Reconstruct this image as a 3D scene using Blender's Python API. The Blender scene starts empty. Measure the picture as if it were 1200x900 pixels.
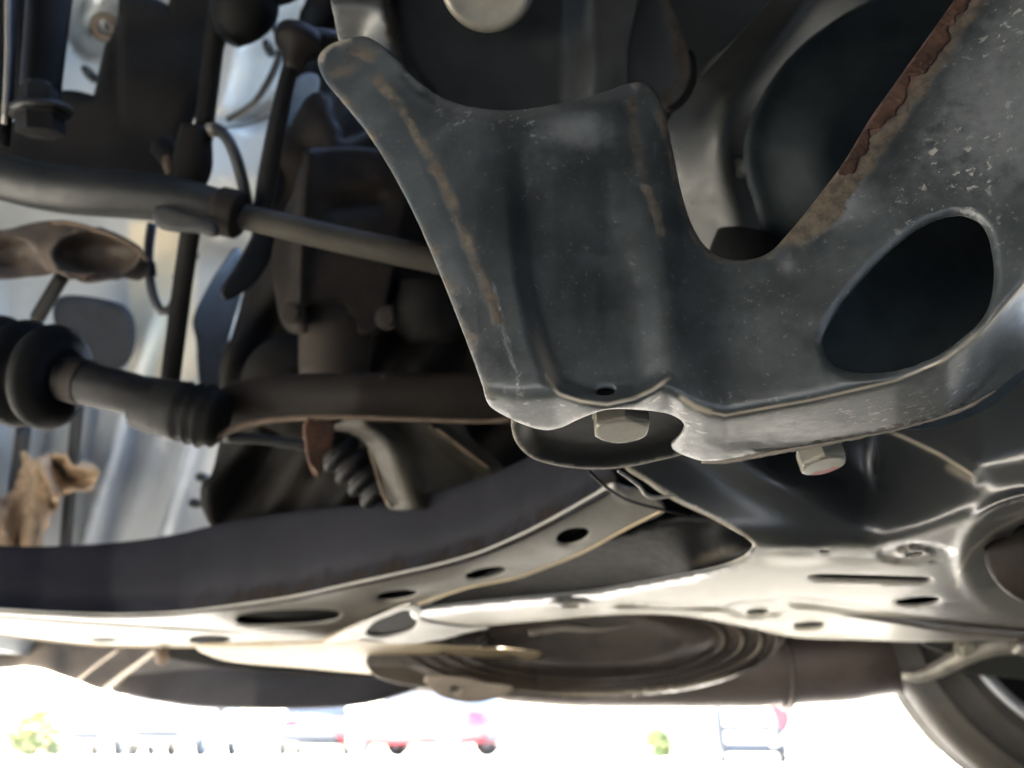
import bpy, math, random
import numpy as np
from mathutils import Vector, Matrix
from mathutils.geometry import delaunay_2d_cdt

random.seed(7); RNG = np.random.default_rng(7)
sc = bpy.context.scene
COL = sc.collection

# ------------------------------------------------------------------ camera
CAM = np.array([0.0, 0.0, 0.10]); PITCH = math.radians(25.6); FPX = 900.0
cd = bpy.data.cameras.new('camera'); cam = bpy.data.objects.new('camera', cd); COL.objects.link(cam)
cam.location = CAM; cam.rotation_euler = (math.pi/2 + PITCH, 0, 0)
cd.sensor_width = 36.0; cd.lens = 27.0; cd.clip_start = 0.01; cd.clip_end = 2000
cd.dof.use_dof = True; cd.dof.focus_distance = 0.35; cd.dof.aperture_fstop = 7.5
sc.camera = cam
# ------------------------------------------------------------------ sky, sun, exposure
SUN_EL, SUN_AZ = math.radians(38), math.radians(-60)      # azimuth measured from +Y towards +X
w = bpy.data.worlds.new('World'); sc.world = w; w.use_nodes = True
nt = w.node_tree
sky = nt.nodes.new('ShaderNodeTexSky'); sky.sky_type = 'NISHITA'; sky.sun_disc = False
sky.sun_elevation = SUN_EL; sky.sun_rotation = SUN_AZ; sky.air_density = 1.0; sky.dust_density = 3.5; sky.ozone_density = 0.4
bg = nt.nodes['Background']; bg.inputs['Strength'].default_value = 0.13
nt.links.new(sky.outputs[0], bg.inputs[0])
sl = bpy.data.lights.new('sun', 'SUN'); sl.energy = 5.0; sl.angle = math.radians(0.5); sl.color = (1.0, 0.95, 0.86)
sun = bpy.data.objects.new('sun', sl); COL.objects.link(sun)
sd = Vector((math.sin(SUN_AZ)*math.cos(SUN_EL), math.cos(SUN_AZ)*math.cos(SUN_EL), math.sin(SUN_EL)))
sun.rotation_euler = sd.to_track_quat('Z', 'Y').to_euler()
sc.view_settings.view_transform = 'Standard'; sc.view_settings.look = 'None'
sc.view_settings.exposure = 5.15; sc.view_settings.gamma = 1.0
sc.render.engine = 'CYCLES'
sc.cycles.max_bounces = 10; sc.cycles.diffuse_bounces = 5; sc.cycles.glossy_bounces = 5
sc.cycles.use_denoising = True; sc.cycles.sample_clamp_indirect = 8.0
sc.cycles.caustics_reflective = False; sc.cycles.caustics_refractive = False

# ------------------------------------------------------------------ geometry helpers
SP, CP = math.sin(PITCH), math.cos(PITCH)
FWD, RIGHT, UP = np.array([0, CP, SP]), np.array([1.0, 0, 0]), np.array([0, -SP, CP])
def V_(py): return (450.0 - np.asarray(py, float))/FPX
def W(px, py, d):
    """the place in the world seen at (px, py) of the survey frame, d metres ahead of the lens"""
    px, py, d = np.broadcast_arrays(np.asarray(px, float), np.asarray(py, float), np.asarray(d, float))
    return CAM + d[..., None]*(FWD + ((px-600)/FPX)[..., None]*RIGHT + V_(py)[..., None]*UP)
def level(h):      # level surface h metres above the lens
    return lambda px, py: h/np.maximum(SP + V_(py)*CP, .02) + 0*np.asarray(px, float)
def upright(y):    # upright surface y metres ahead
    return lambda px, py: y/(CP - V_(py)*SP) + 0*np.asarray(px, float)
def yof(py, d): return d*(CP - V_(py)*SP)
def hof(py, d): return d*(SP + V_(py)*CP)
def facing(px0, py0, d0, n):
    n = np.asarray(n, float); P0 = W(px0, py0, d0) - CAM; k = P0 @ n
    return lambda px, py: k/((W(px, py, 1.0) - CAM) @ n)
def lut(pts):
    a = np.array(pts, float)
    return lambda x: np.interp(x, a[:, 0], a[:, 1])
def slut(pts, n=9):
    """a smoothed table"""
    a = np.array(pts, float); x = np.arange(a[0, 0], a[-1, 0]+1); y = np.interp(x, a[:, 0], a[:, 1])
    k = np.hanning(2*n+3)[1:-1]; k /= k.sum(); yy = np.convolve(np.pad(y, n, mode='edge'), k, mode='valid')
    return lambda q: np.interp(q, x, yy)
def sstep(a, b, x):
    t = np.clip((x-a)/(b-a), 0, 1); return t*t*(3-2*t)
def softp(x, wd): return wd*np.logaddexp(0, np.asarray(x)/wd)
def pdist(px, py, poly):
    """distance to a polyline"""
    px = np.asarray(px, float); py = np.asarray(py, float); best = np.full(px.shape, 1e9)
    for (ax, ay), (bx, by) in zip(poly[:-1], poly[1:]):
        dx, dy = bx-ax, by-ay; L = dx*dx+dy*dy + 1e-9
        t = np.clip(((px-ax)*dx+(py-ay)*dy)/L, 0, 1)
        best = np.minimum(best, np.hypot(px-ax-t*dx, py-ay-t*dy))
    return best
def band(poly, wd): return lambda px, py: np.exp(-(pdist(px, py, poly)/wd)**2)
def spot(cx, cy, rx, ry=None, ang=0):
    ry = ry or rx; c, s = math.cos(math.radians(ang)), math.sin(math.radians(ang))
    return lambda px, py: np.exp(-(((px-cx)*c+(py-cy)*s)/rx)**2 - ((-(px-cx)*s+(py-cy)*c)/ry)**2)
def ell(cx, cy, rx, ry, ang=0, n=28, p=2.0):
    c, s = math.cos(math.radians(ang)), math.sin(math.radians(ang)); o = []
    for k in range(n):
        a = 2*math.pi*k/n; u, v = math.cos(a), math.sin(a)
        u = math.copysign(abs(u)**(2/p), u)*rx; v = math.copysign(abs(v)**(2/p), v)*ry
        o.append((cx+u*c-v*s, cy+u*s+v*c))
    return o
def catmull(P, closed, sub=10):
    P = np.array(P, float); n = len(P); out = []
    for i in range(n if closed else n-1):
        if closed: p0, p1, p2, p3 = P[i-1], P[i], P[(i+1) % n], P[(i+2) % n]
        else: p0, p1, p2, p3 = P[max(i-1, 0)], P[i], P[i+1], P[min(i+2, n-1)]
        # centripetal-ish tension keeps corners tight
        for k in range(sub):
            t = k/sub; t2, t3 = t*t, t*t*t
            m1 = (p2-p0)*.5; m2 = (p3-p1)*.5
            L = np.linalg.norm(p2-p1)
            for m in (m1, m2):
                q = np.linalg.norm(m)
                if q > L: m *= L/q
            out.append((2*t3-3*t2+1)*p1 + (t3-2*t2+t)*m1 + (-2*t3+3*t2)*p2 + (t3-t2)*m2)
    if not closed: out.append(P[-1])
    return np.array(out)
def resample(P, step, closed=True):
    Q = catmull(P, closed)
    if closed: Q = np.vstack([Q, Q[:1]])
    s = np.concatenate([[0], np.cumsum(np.linalg.norm(np.diff(Q, axis=0), axis=1))])
    n = max(int(round(s[-1]/step)), 8)
    t = np.linspace(0, s[-1], n+1)
    R = np.stack([np.interp(t, s, Q[:, k]) for k in range(Q.shape[1])], 1)
    return R[:-1] if closed else R
def inside(P, x, y):
    r = np.zeros(len(x), bool); n = len(P)
    for i in range(n):
        x1, y1 = P[i]; x2, y2 = P[(i+1) % n]
        if y1 == y2: continue
        c = ((y1 > y) != (y2 > y)) & (x < (x2-x1)*(y-y1)/(y2-y1)+x1)
        r ^= c
    return r

def link(name, verts, faces, m, parent=None, attrs=None, smooth=True, mats=None, fmat=None):
    me = bpy.data.meshes.new(name)
    off = np.array(parent['_w']) if parent is not None else np.zeros(3)
    me.from_pydata((np.asarray(verts, float)-off).tolist(), [], faces)
    for mm in (mats or [m]): me.materials.append(mm)
    if smooth: me.polygons.foreach_set('use_smooth', [True]*len(me.polygons))
    if fmat is not None: me.polygons.foreach_set('material_index', fmat)
    for k, v in (attrs or {}).items():
        a = me.attributes.new(k, 'FLOAT', 'POINT'); a.data.foreach_set('value', np.asarray(v, np.float32))
    me.update()
    o = bpy.data.objects.new(name, me); COL.objects.link(o)
    if parent is not None: o.parent = parent
    o['_w'] = (0.0, 0.0, 0.0) if parent is None else tuple(parent['_w'])
    return o
def thing(name, label, cat, at, group=None):
    o = bpy.data.objects.new(name, None); COL.objects.link(o)
    o.location = at; o['_w'] = tuple(float(x) for x in at); o.empty_display_size = .02
    o['label'] = label; o['category'] = cat
    if group: o['group'] = group
    return o

def sheet(name, outline, d, m, parent, holes=(), t=.003, step=6, attrs=None, rough=0.0, fine=()):
    """pressed sheet metal: outline with holes, shaped by d, thickness t metres, rolled edges"""
    loops = [resample(outline, step)] + [resample(h, min(step, 5)) for h in holes]
    B = np.vstack(loops); edges = []; k = 0
    for L in loops:
        n = len(L); edges += [(k+i, k+(i+1) % n) for i in range(n)]; k += n
    lo, hi = loops[0].min(0), loops[0].max(0)
    gx, gy = np.meshgrid(np.arange(lo[0], hi[0], step), np.arange(lo[1], hi[1], step*.87))
    gx = gx + (np.arange(gx.shape[0]) % 2)[:, None]*step*.5
    gx, gy = gx.ravel(), gy.ravel()
    gx += RNG.uniform(-.08, .08, len(gx))*step; gy += RNG.uniform(-.08, .08, len(gy))*step
    ok = inside(loops[0], gx, gy)
    for h in loops[1:]: ok &= ~inside(h, gx, gy)
    gx, gy = gx[ok], gy[ok]
    keep = np.ones(len(gx), bool)
    for i in range(0, len(B), 64):
        b = B[i:i+64]; dd = np.hypot(gx[:, None]-b[None, :, 0], gy[:, None]-b[None, :, 1]).min(1); keep &= dd > .62*step
    extra = []
    for pl_ in fine:
        c_ = resample(pl_, 3.2, False); tn = np.gradient(c_, axis=0); tn /= np.linalg.norm(tn, axis=1)[:, None]+1e-9; nn = np.stack([-tn[:, 1], tn[:, 0]], 1)
        keep &= pdist(gx, gy, [tuple(q) for q in c_]) > 8.0
        for o_ in (-6.5, -4, -2, -.7, .7, 2, 4, 6.5): extra.append(c_+nn*o_)
    if extra:
        ex_ = np.vstack(extra); ok = inside(loops[0], ex_[:, 0], ex_[:, 1])
        for h in loops[1:]: ok &= ~inside(h, ex_[:, 0], ex_[:, 1])
        ex_ = ex_[ok]
        dd = np.min([np.hypot(ex_[:, 0]-b_[0], ex_[:, 1]-b_[1]) for b_ in B], axis=0); ex_ = ex_[dd > 1.6]
        _, iu = np.unique(np.round(ex_/1.1), axis=0, return_index=True); ex_ = ex_[iu]
    else: ex_ = np.zeros((0, 2))
    P = np.vstack([B, np.stack([gx[keep], gy[keep]], 1), ex_])
    vo, eo, fo, *_ = delaunay_2d_cdt([Vector(p) for p in P.tolist()], edges, [], 0, 1e-4)
    Q = np.array([(v.x, v.y) for v in vo]); F = np.array([f for f in fo if len(f) == 3])
    c = Q[F].mean(1); ok = inside(loops[0], c[:, 0], c[:, 1])
    for h in loops[1:]: ok &= ~inside(h, c[:, 0], c[:, 1])
    F = F[ok]
    used = np.unique(F); rm = -np.ones(len(Q), int); rm[used] = np.arange(len(used)); Q = Q[used]; F = rm[F]
    D = d(Q[:, 0], Q[:, 1])
    if rough: D = D + RNG.normal(0, rough, len(D))
    X = W(Q[:, 0], Q[:, 1], D)
    fn = np.cross(X[F[:, 1]]-X[F[:, 0]], X[F[:, 2]]-X[F[:, 0]])
    flip = (fn*(CAM-X[F].mean(1))).sum(1) < 0
    F[flip] = F[flip][:, ::-1]; fn[flip] *= -1
    N = np.zeros_like(X)
    for j in range(3): np.add.at(N, F[:, j], fn)
    N /= np.linalg.norm(N, axis=1)[:, None]+1e-12
    E = {}
    for f in F:
        for a, b in ((f[0], f[1]), (f[1], f[2]), (f[2], f[0])): E[(int(a), int(b))] = 1
    bd = [(a, b) for (a, b) in E if (b, a) not in E]
    O = np.zeros_like(X)
    for a, b in bd:
        o = np.cross(X[b]-X[a], N[a]); q = np.linalg.norm(o); o = o/(q+1e-12); O[a] += o; O[b] += o
    bi = sorted({a for e in bd for a in e}); O[bi] /= np.linalg.norm(O[bi], axis=1)[:, None]+1e-9
    n = len(X); verts = [X, X - N*t]; src = [np.arange(n), np.arange(n)]
    pos = {v: i for i, v in enumerate(bi)}; m_ = len(bi)
    for ang in (45, 90, 135):
        a = math.radians(ang)
        verts.append(X[bi] - N[bi]*t*(1-math.cos(a))/2 + O[bi]*t*.45*math.sin(a)); src.append(np.array(bi))
    faces = F.tolist() + (F[:, ::-1]+n).tolist()
    for a, b in bd:
        ia, ib = pos[a], pos[b]
        ra = [a] + [2*n+r*m_+ia for r in range(3)] + [n+a]; rb = [b] + [2*n+r*m_+ib for r in range(3)] + [n+b]
        for r in range(4): faces.append([ra[r], ra[r+1], rb[r+1], rb[r]])
    V = np.vstack(verts); s = np.concatenate(src)
    at = {}
    for k2, fnc in (attrs or {}).items(): at[k2] = np.clip(fnc(Q[:, 0], Q[:, 1]), 0, 1)[s]
    return link(name, V, faces, m, parent, at)

def frames(P):
    T = np.gradient(P, axis=0); T /= np.linalg.norm(T, axis=1)[:, None]+1e-12
    u = np.cross(T[0], [0.2, .1, 1.0]); u /= np.linalg.norm(u); U = [u]
    for k in range(1, len(P)):
        u = U[-1]-T[k]*(U[-1] @ T[k]); u /= np.linalg.norm(u)+1e-12; U.append(u)
    U = np.array(U); return T, U, np.cross(T, U)
def sweep(P, R, seg=20, caps=True, sq=None):
    """P: points, R: radii -> verts, faces. sq: (a, b) flattening of the section"""
    T, U, B = frames(P); n = len(P); vs = []
    a = np.arange(seg)*2*math.pi/seg
    ca, sa = np.cos(a), np.sin(a)
    if sq: ca, sa = ca*sq[0], sa*sq[1]
    for k in range(n): vs.append(P[k] + R[k]*(ca[:, None]*U[k]+sa[:, None]*B[k]))
    V = np.vstack(vs); F = []
    for k in range(n-1):
        for j in range(seg):
            j2 = (j+1) % seg; F.append([k*seg+j, k*seg+j2, (k+1)*seg+j2, (k+1)*seg+j])
    if caps: F.append(list(range(seg))[::-1]); F.append([(n-1)*seg+j for j in range(seg)])
    return V, F
def tube(name, path, m, parent, seg=20, step=.006, sq=None, attrs=None, wob=0.0):
    """path: (px, py, d, r_px) with radius in survey pixels at that distance"""
    a = np.array(path, float); P = W(a[:, 0], a[:, 1], a[:, 2]); R = a[:, 3]*a[:, 2]/FPX
    Q = resample(np.hstack([P, R[:, None]]), step, False)
    if wob: Q[:, 3] *= 1+RNG.normal(0, wob, len(Q))
    V, F = sweep(Q[:, :3], Q[:, 3], seg, True, sq)
    return link(name, V, F, m, parent)
def wtube(name, pts, r, m, parent, seg=14, step=.01, sm=True):
    P = np.array(pts, float); Q = resample(P, step, False) if sm else P
    V, F = sweep(Q, np.full(len(Q), r) if np.isscalar(r) else np.interp(np.linspace(0, 1, len(Q)), np.linspace(0, 1, len(r)), r), seg)
    return link(name, V, F, m, parent)
def lathe_vf(A, B, prof, seg=36):
    A, B = np.array(A, float), np.array(B, float); ax = B-A
    T = ax/np.linalg.norm(ax); u = np.cross(T, [.31, .2, .93]); u /= np.linalg.norm(u); v = np.cross(T, u)
    a = np.arange(seg)*2*math.pi/seg; V = []; F = []
    for t, r in prof: V.append(A+ax*t + max(r, 1e-5)*(np.cos(a)[:, None]*u+np.sin(a)[:, None]*v))
    for k in range(len(prof)-1):
        for j in range(seg):
            j2 = (j+1) % seg; F.append([k*seg+j, k*seg+j2, (k+1)*seg+j2, (k+1)*seg+j])
    return np.vstack(V), F
def lathe(name, A, B, prof, m, parent, seg=36, smooth=True):
    V, F = lathe_vf(A, B, prof, seg); return link(name, V, F, m, parent, smooth=smooth)
def bellows(n, r0, r1, ra, rb, sub=6):
    """profile of a pleated boot: n pleats, valley radius r0->r1 and crest ra->rb"""
    p = [(0, 0), (0, r0)]
    for k in range(n*sub+1):
        t = k/(n*sub); s = abs(math.sin(math.pi*k/sub))**.8
        p.append((t, (r0+(r1-r0)*t)*(1-s)+(ra+(rb-ra)*t)*s))
    return p+[(1, r1), (1, 0)]
def hexbolt(name, c, axis, r, h, m, parent, flange=1.32, mark=None, spin=.2, dish=.0):
    """hexagon head with a flange; the head faces along axis, c is the centre of the head's outer face"""
    c = np.array(c, float); T = np.array(axis, float); T /= np.linalg.norm(T)
    u = np.cross(T, [.3, 1, .1]); u /= np.linalg.norm(u); v = np.cross(T, u)
    def ring(rad, z, n, tw=0):
        a = np.arange(n)*2*math.pi/n+spin+tw; return c - T*z + rad*(np.cos(a)[:, None]*u+np.sin(a)[:, None]*v)
    near = CAM-c; near = near-T*(near @ T); ang0 = math.atan2(near @ v, near @ u)
    V = []; F = []; FM = []
    rows = [(r*.42, h*dish+.0), (r*.80, 0.0), (r*.90, h*.04), (r*.985, h*.15), (r, h*.24), (r, h)]
    n = 24
    hexr = lambda a: math.cos(math.pi/6)/math.cos(((a-spin) % (math.pi/3))-math.pi/6)
    for i, (rad, z) in enumerate(rows):
        a = np.arange(n)*2*math.pi/n+spin
        f = np.array([hexr(x) for x in a])
        rr = rad*(f if i >= 3 else (1-(1-f)*.5*(i >= 2)))
        if i == 2: rr = np.minimum(rad, r*f*.99)
        V.append(c - T*z + rr[:, None]*(np.cos(a)[:, None]*u+np.sin(a)[:, None]*v))
    V.append(ring(r*flange*.96, h*1.02, n)); V.append(ring(r*flange, h*1.08, n)); V.append(ring(r*flange, h*1.3, n))
    V.append(ring(r*.55, h*1.31, n)); V.append(ring(r*.55, h*2.6, n))
    k = len(V)
    for i in range(k-1):
        for j in range(n):
            j2 = (j+1) % n; F.append([i*n+j, (i+1)*n+j, (i+1)*n+j2, i*n+j2])
            da = abs((((j+.5)*2*math.pi/n+spin-ang0+math.pi) % (2*math.pi))-math.pi)
            FM.append(1 if (mark == 'near' and i == 4 and da < .45) or (mark == 'far' and i in (0, 1, 2, 3) and da > 2.3) else 0)
    F.append(list(range(n))); FM.append(0); F.append([(k-1)*n+j for j in range(n)][::-1]); FM.append(0)
    return link(name, np.vstack(V), F, None, parent, smooth=False, mats=[m, M['red_mark']], fmat=FM)
def boxvf(c, s, rz=0.0, bev=.12):
    """box with chamfered edges"""
    sx, sy, sz = [x/2 for x in s]; b = min(s)*bev; V = []
    pts = []
    for x in (-1, 1):
        for y in (-1, 1):
            for z in (-1, 1):
                pts += [(x*(sx-b), y*(sy-b), z*sz), (x*(sx-b), y*sy, z*(sz-b)), (x*sx, y*(sy-b), z*(sz-b))]
    import bmesh
    bm = bmesh.new()
    for p in pts: bm.verts.new(p)
    r = bmesh.ops.convex_hull(bm, input=bm.verts); bm.verts.index_update()
    ca, sa = math.cos(rz), math.sin(rz)
    V = [(c[0]+v.co.x*ca-v.co.y*sa, c[1]+v.co.x*sa+v.co.y*ca, c[2]+v.co.z) for v in bm.verts]
    F = [[v.index for v in f.verts] for f in bm.faces]; bm.free(); return np.array(V), F
def box(name, c, s, m, parent, rz=0.0, bev=.12):
    V, F = boxvf(c, s, rz, bev); return link(name, V, F, m, parent, smooth=False)
def merge(parts):
    V, F, k = [], [], 0
    for v, f in parts: V.append(v); F += [[i+k for i in q] for q in f]; k += len(v)
    return np.vstack(V), F

# ------------------------------------------------------------------ materials
M = {}
def mat(name, base, rough=.5, metal=0.0, dust_and_light=None, dust_amt=0.0, rust=0.0, scale=25, bump=.0, var=.25, spec=.5, coat=0.0, bscale=160, dust_and_light_attr=False, rust_attr=False, coarse=None,
        rust_col=((.10, .035, .012), (.26, .12, .055)), speck=0.0, painted_highlight=False):
    m = bpy.data.materials.new(name); m.use_nodes = True; t = m.node_tree; N = t.nodes; L = t.links
    bs = N['Principled BSDF']; bs.inputs['Metallic'].default_value = metal
    bs.inputs['Specular IOR Level'].default_value = spec; bs.inputs['Coat Weight'].default_value = coat; bs.inputs['Coat Roughness'].default_value = .15
    tc = N.new('ShaderNodeTexCoord')
    def noise(sc_, det=6, ro=.6, dist=0.0):
        n = N.new('ShaderNodeTexNoise'); n.inputs['Scale'].default_value = sc_; n.inputs['Detail'].default_value = det
        n.inputs['Roughness'].default_value = ro; n.inputs['Distortion'].default_value = dist
        L.new(tc.outputs['Object'], n.inputs['Vector']); return n.outputs['Fac']
    def math_(op, a, b=None, clamp=False):
        n = N.new('ShaderNodeMath'); n.operation = op; n.use_clamp = clamp
        for i, q in enumerate((a, b)):
            if q is None: continue
            if isinstance(q, (int, float)): n.inputs[i].default_value = q
            else: L.new(q, n.inputs[i])
        return n.outputs[0]
    def ramp(x, lo, hi):
        n = N.new('ShaderNodeMapRange'); n.interpolation_type = 'SMOOTHSTEP'; L.new(x, n.inputs[0])
        n.inputs[1].default_value = lo; n.inputs[2].default_value = hi; return n.outputs[0]
    def mix(f, a, b):
        n = N.new('ShaderNodeMix'); n.data_type = 'RGBA'
        if isinstance(f, (int, float)): n.inputs[0].default_value = f
        else: L.new(f, n.inputs[0])
        for i, q in ((6, a), (7, b)):
            if isinstance(q, tuple): n.inputs[i].default_value = (*q, 1)
            else: L.new(q, n.inputs[i])
        return n.outputs[2]
    def attr(nm):
        n = N.new('ShaderNodeAttribute'); n.attribute_name = nm; return n.outputs['Fac']
    rust_f = None
    n1 = noise(scale, 7, .62); n2 = noise(scale*7, 5, .7)
    col = mix(ramp(n1, .3, .7), tuple(c*(1-var) for c in base), tuple(c*(1+var) for c in base))
    r_ = math_('ADD', math_('MULTIPLY', math_('SUBTRACT', n2, .5), .25), rough, True)
    if dust_and_light:
        f = math_('MULTIPLY', ramp(math_('ADD', math_('MULTIPLY', n1, .6), math_('MULTIPLY', n2, .4)), .42, .68), dust_amt)
        if dust_and_light_attr:  # mask carries real dust and also painted patches of light
            a = attr('dust_and_light'); g = math_('ADD', math_('MULTIPLY', n1, .45), math_('MULTIPLY', n2, .55))
            f2 = ramp(math_('ADD', math_('MULTIPLY', a, .62), math_('MULTIPLY', math_('SUBTRACT', g, .5), 1.1)), .10, .66)
            f = math_('MAXIMUM', f, math_('MULTIPLY', f2, math_('MULTIPLY', a, .9)))
        col = mix(f, col, dust_and_light); r_ = math_('ADD', r_, math_('MULTIPLY', f, .45), True)
    if speck:
        s0 = noise(20, 4, .6); s1 = math_('MULTIPLY', ramp(noise(230, 4, .6, .25), .585, .65), ramp(s0, .44, .60))
        if dust_and_light_attr: s1 = math_('MULTIPLY', s1, math_('ADD', .05, math_('MULTIPLY', attr('dust_and_light'), 1.4)), True)
        col = mix(math_('MULTIPLY', s1, speck, True), col, (.30, .29, .26))
        s2 = math_('MULTIPLY', ramp(noise(420, 2, .5), .66, .72), .45*speck); col = mix(s2, col, (.16, .155, .14))
    if rust or rust_attr:
        n3 = noise(scale*2.2, 8, .7, .4); rc = mix(ramp(noise(scale*6, 6, .7), .35, .65), *rust_col)
        if rust_attr:
            a2 = attr('red'); rc = mix(ramp(math_('ADD', a2, math_('MULTIPLY', math_('SUBTRACT', n3, .5), 1.3)), .38, .6), rc, mix(ramp(noise(90, 6, .7), .4, .62), (.016, .0075, .006), (.075, .034, .024)))
        f = math_('MULTIPLY', ramp(n3, .5, .62), rust) if rust else 0.0
        if rust_attr:
            a = attr('rust'); f2 = ramp(math_('ADD', a, math_('MULTIPLY', math_('SUBTRACT', n3, .5), 1.5)), .3, .62)
            f2 = math_('MULTIPLY', f2, ramp(a, .03, .25))
            f = f2 if not rust else math_('MAXIMUM', f, f2)
        rust_f = f; col = mix(f, col, rc); r_ = math_('ADD', r_, math_('MULTIPLY', f, .5), True)
    if painted_highlight:  # mixes in pale metal as a painted highlight
        a = attr('painted_highlight'); f = ramp(math_('ADD', a, math_('MULTIPLY', math_('SUBTRACT', n2, .5), .3)), .10, .95)
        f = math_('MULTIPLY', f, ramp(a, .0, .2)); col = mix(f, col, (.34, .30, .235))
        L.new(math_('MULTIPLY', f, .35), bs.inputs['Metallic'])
    L.new(col, bs.inputs['Base Color']); L.new(r_, bs.inputs['Roughness'])
    if bump:
        b = N.new('ShaderNodeBump'); b.inputs['Strength'].default_value = bump; b.inputs['Distance'].default_value = .002
        hh = math_('ADD', noise(bscale, 6, .7), math_('MULTIPLY', n1, .6))
        if rust_f is not None and rust_attr: hh = math_('ADD', hh, math_('MULTIPLY', rust_f, math_('MULTIPLY', noise(75, 8, .75, .5), 9.0)))
        L.new(hh, b.inputs['Height']); L.new(b.outputs[0], bs.inputs['Normal'])
    M[name] = m; return m
mat('arm_paint', (.0255, .0300, .0310), .33, .0, (.135, .142, .142), .14, 0, 26, .10, .3, .6, dust_and_light_attr=True, rust_attr=True, speck=.8, rust_col=((.032, .024, .015), (.085, .066, .044)), painted_highlight=True)
mat('plate_paint', (.023, .025, .025), .42, .0, (.062, .062, .056), .12, 0, 22, .12, .3, .5, dust_and_light_attr=True, rust_attr=True, rust_col=((.03, .022, .014), (.065, .05, .033)), painted_highlight=True)
mat('olive_casting', (.0105, .0114, .0096), .46, .0, (.05, .05, .043), .25, 0, 14, .06, .3, .5)
mat('bush_rubber', (.017, .0215, .0235), .6, .0, (.03, .031, .03), .12, 0, 20, .1, .3, .08)
mat('shield_brown', (.060, .047, .038), .5, .2, (.10, .08, .06), .5, .0, 22, .25, .3, .3)
mat('bar_tan', (.030, .0275, .022), .5, 0, (.05, .043, .032), .4, 0, 22, .15, .25, .2)
mat('black_rubber', (.0058, .0060, .0060), .6, .0, (.014, .013, .012), .12, 0, 20, .1, .3, .08)
mat('crossmember_paint', (.017, .0185, .0195), .34, .0, (.30, .275, .225), .0, 0, 14, .0, .15, .6, .1, dust_and_light_attr=True, painted_highlight=True)
mat('galvanised', (.165, .16, .145), .5, .0, (.22, .205, .17), .4, 0, 20, .06, .12, .5, rust_attr=True, dust_and_light_attr=False)
mat('navy_paint', (.0046, .0050, .0080), .65, 0, (.014, .012, .012), .2, 0, 12, .1, .25, .08, rust_attr=True, rust_col=((.008, .0064, .0054), (.016, .0125, .0105)))
mat('body_silver', (.30, .318, .33), .45, .0, (.55, .49, .37), .0, 0, 6, .02, .10, .5, coat=.3, dust_and_light_attr=True)
mat('dark_iron', (.0045, .0045, .005), .5, 0, (.016, .0135, .011), .25, 0, 22, .15, .3, .15)
mat('brown_iron', (.0085, .0068, .0058), .6, 0, (.020, .015, .0115), .45, .0, 20, .25, .3, .15)
mat('rusty_edge', (.085, .06, .042), .75, .1, (.13, .10, .072), .6, .0, 40, .4, .3, .3)
mat('rust_tab', (.05, .026, .018), .8, 0, (.10, .05, .03), .5, .3, 40, .4, .3, .3)
mat('bar_grey', (.0095, .0105, .0108), .45, 0, (.024, .0215, .0175), .3, 0, 20, .1, .2, .25)
mat('bare_steel', (.19, .18, .16), .38, .45, (.22, .19, .14), .5, .0, 60, .12, .2, .5)
mat('bolt_steel', (.17, .16, .13), .40, .3, (.21, .19, .14), .6, .0, 70, .12, .15, .5)
mat('red_mark', (.22, .03, .035), .5, .0, var=.3)
mat('shield_tan', (.16, .135, .11), .5, .35, (.2, .16, .12), .4, .0, 25, .1, .2, .5)
mat('cream_steel', (.27, .215, .135), .6, .0, (.30, .235, .14), .5, .08, 20, .05, .15, .6)
mat('tray_plastic', (.10, .086, .075), .36, .0, (.16, .13, .10), .4, 0, 14, .1, .3, .5)
mat('exhaust_brown', (.06, .046, .040), .45, .25, (.10, .078, .066), .5, .0, 10, .1, .3, .5)
mat('bumper_black', (.045, .042, .044), .5, 0, (.1, .09, .08), .3, 0, 8, .04, .25, .5)
mat('leaf_dry', (.36, .255, .165), .7, 0, (.46, .35, .23), .6, .25, 50, .3, .3, .3, rust_col=((.14, .07, .03), (.2, .11, .05)))
mat('black_mass', (.0075, .0072, .0070), .65, .0, (.018, .0155, .013), .4, 0, 15, .2, .3, .1)
mat('pocket_paint', (.0035, .0038, .0046), .6, 0, (.012, .011, .010), .2, 0, 12, .0, .2, .08, painted_highlight=True)
mat('tray_paint', (.040, .034, .029), .38, .0, (.07, .056, .044), .5, 0, 12, .05, .3, .5, painted_highlight=True)
mat('oval_inner', (.034, .044, .050), .8, spec=.1)
mat('mount_iron', (.015, .0125, .0105), .6, 0, (.034, .026, .020), .5, .0, 20, .3, .35, .15)
mat('void_black', (.004, .0042, .0045), .9, spec=.1)  # near-black; the sheets behind holes use it as painted shade
mat('tyre', (.030, .0285, .027), .7, 0, (.062, .057, .05), .5, 0, 12, .1, .2, .3)
mat('alloy', (.45, .46, .48), .3, .7, (.3, .3, .3), .2, 0, 10, .0, .1, .5)
mat('ground_mat', (.30, .29, .265), .85, 0, (.36, .345, .315), .5, 0, 1.2, .2, .15, .3)
mat('grass_mat', (.07, .11, .03), .9, 0, (.12, .16, .05), .5, 0, 3, .2, .3, .2)
mat('leaf_mat', (.10, .12, .04), .7, 0, var=.35, scale=8)
mat('flower_red', (.5, .06, .05), .6, var=.2); mat('flower_yellow', (.6, .42, .05), .6, var=.2)
mat('bark', (.12, .09, .06), .9, var=.3, scale=20)
mat('car_tyre', (.07, .07, .07), .8, var=.1); mat('car_white', (.30, .30, .31), .3, 0, coat=.8, var=.03); mat('car_red', (.22, .012, .018), .3, 0, coat=.8, var=.05); mat('car_silver', (.10, .105, .115), .3, .4, coat=.8, var=.04)
mat('car_glass', (.02, .025, .03), .06, 0, var=.1, spec=.6); mat('car_trim', (.03, .03, .032), .5, 0, var=.1)
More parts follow.
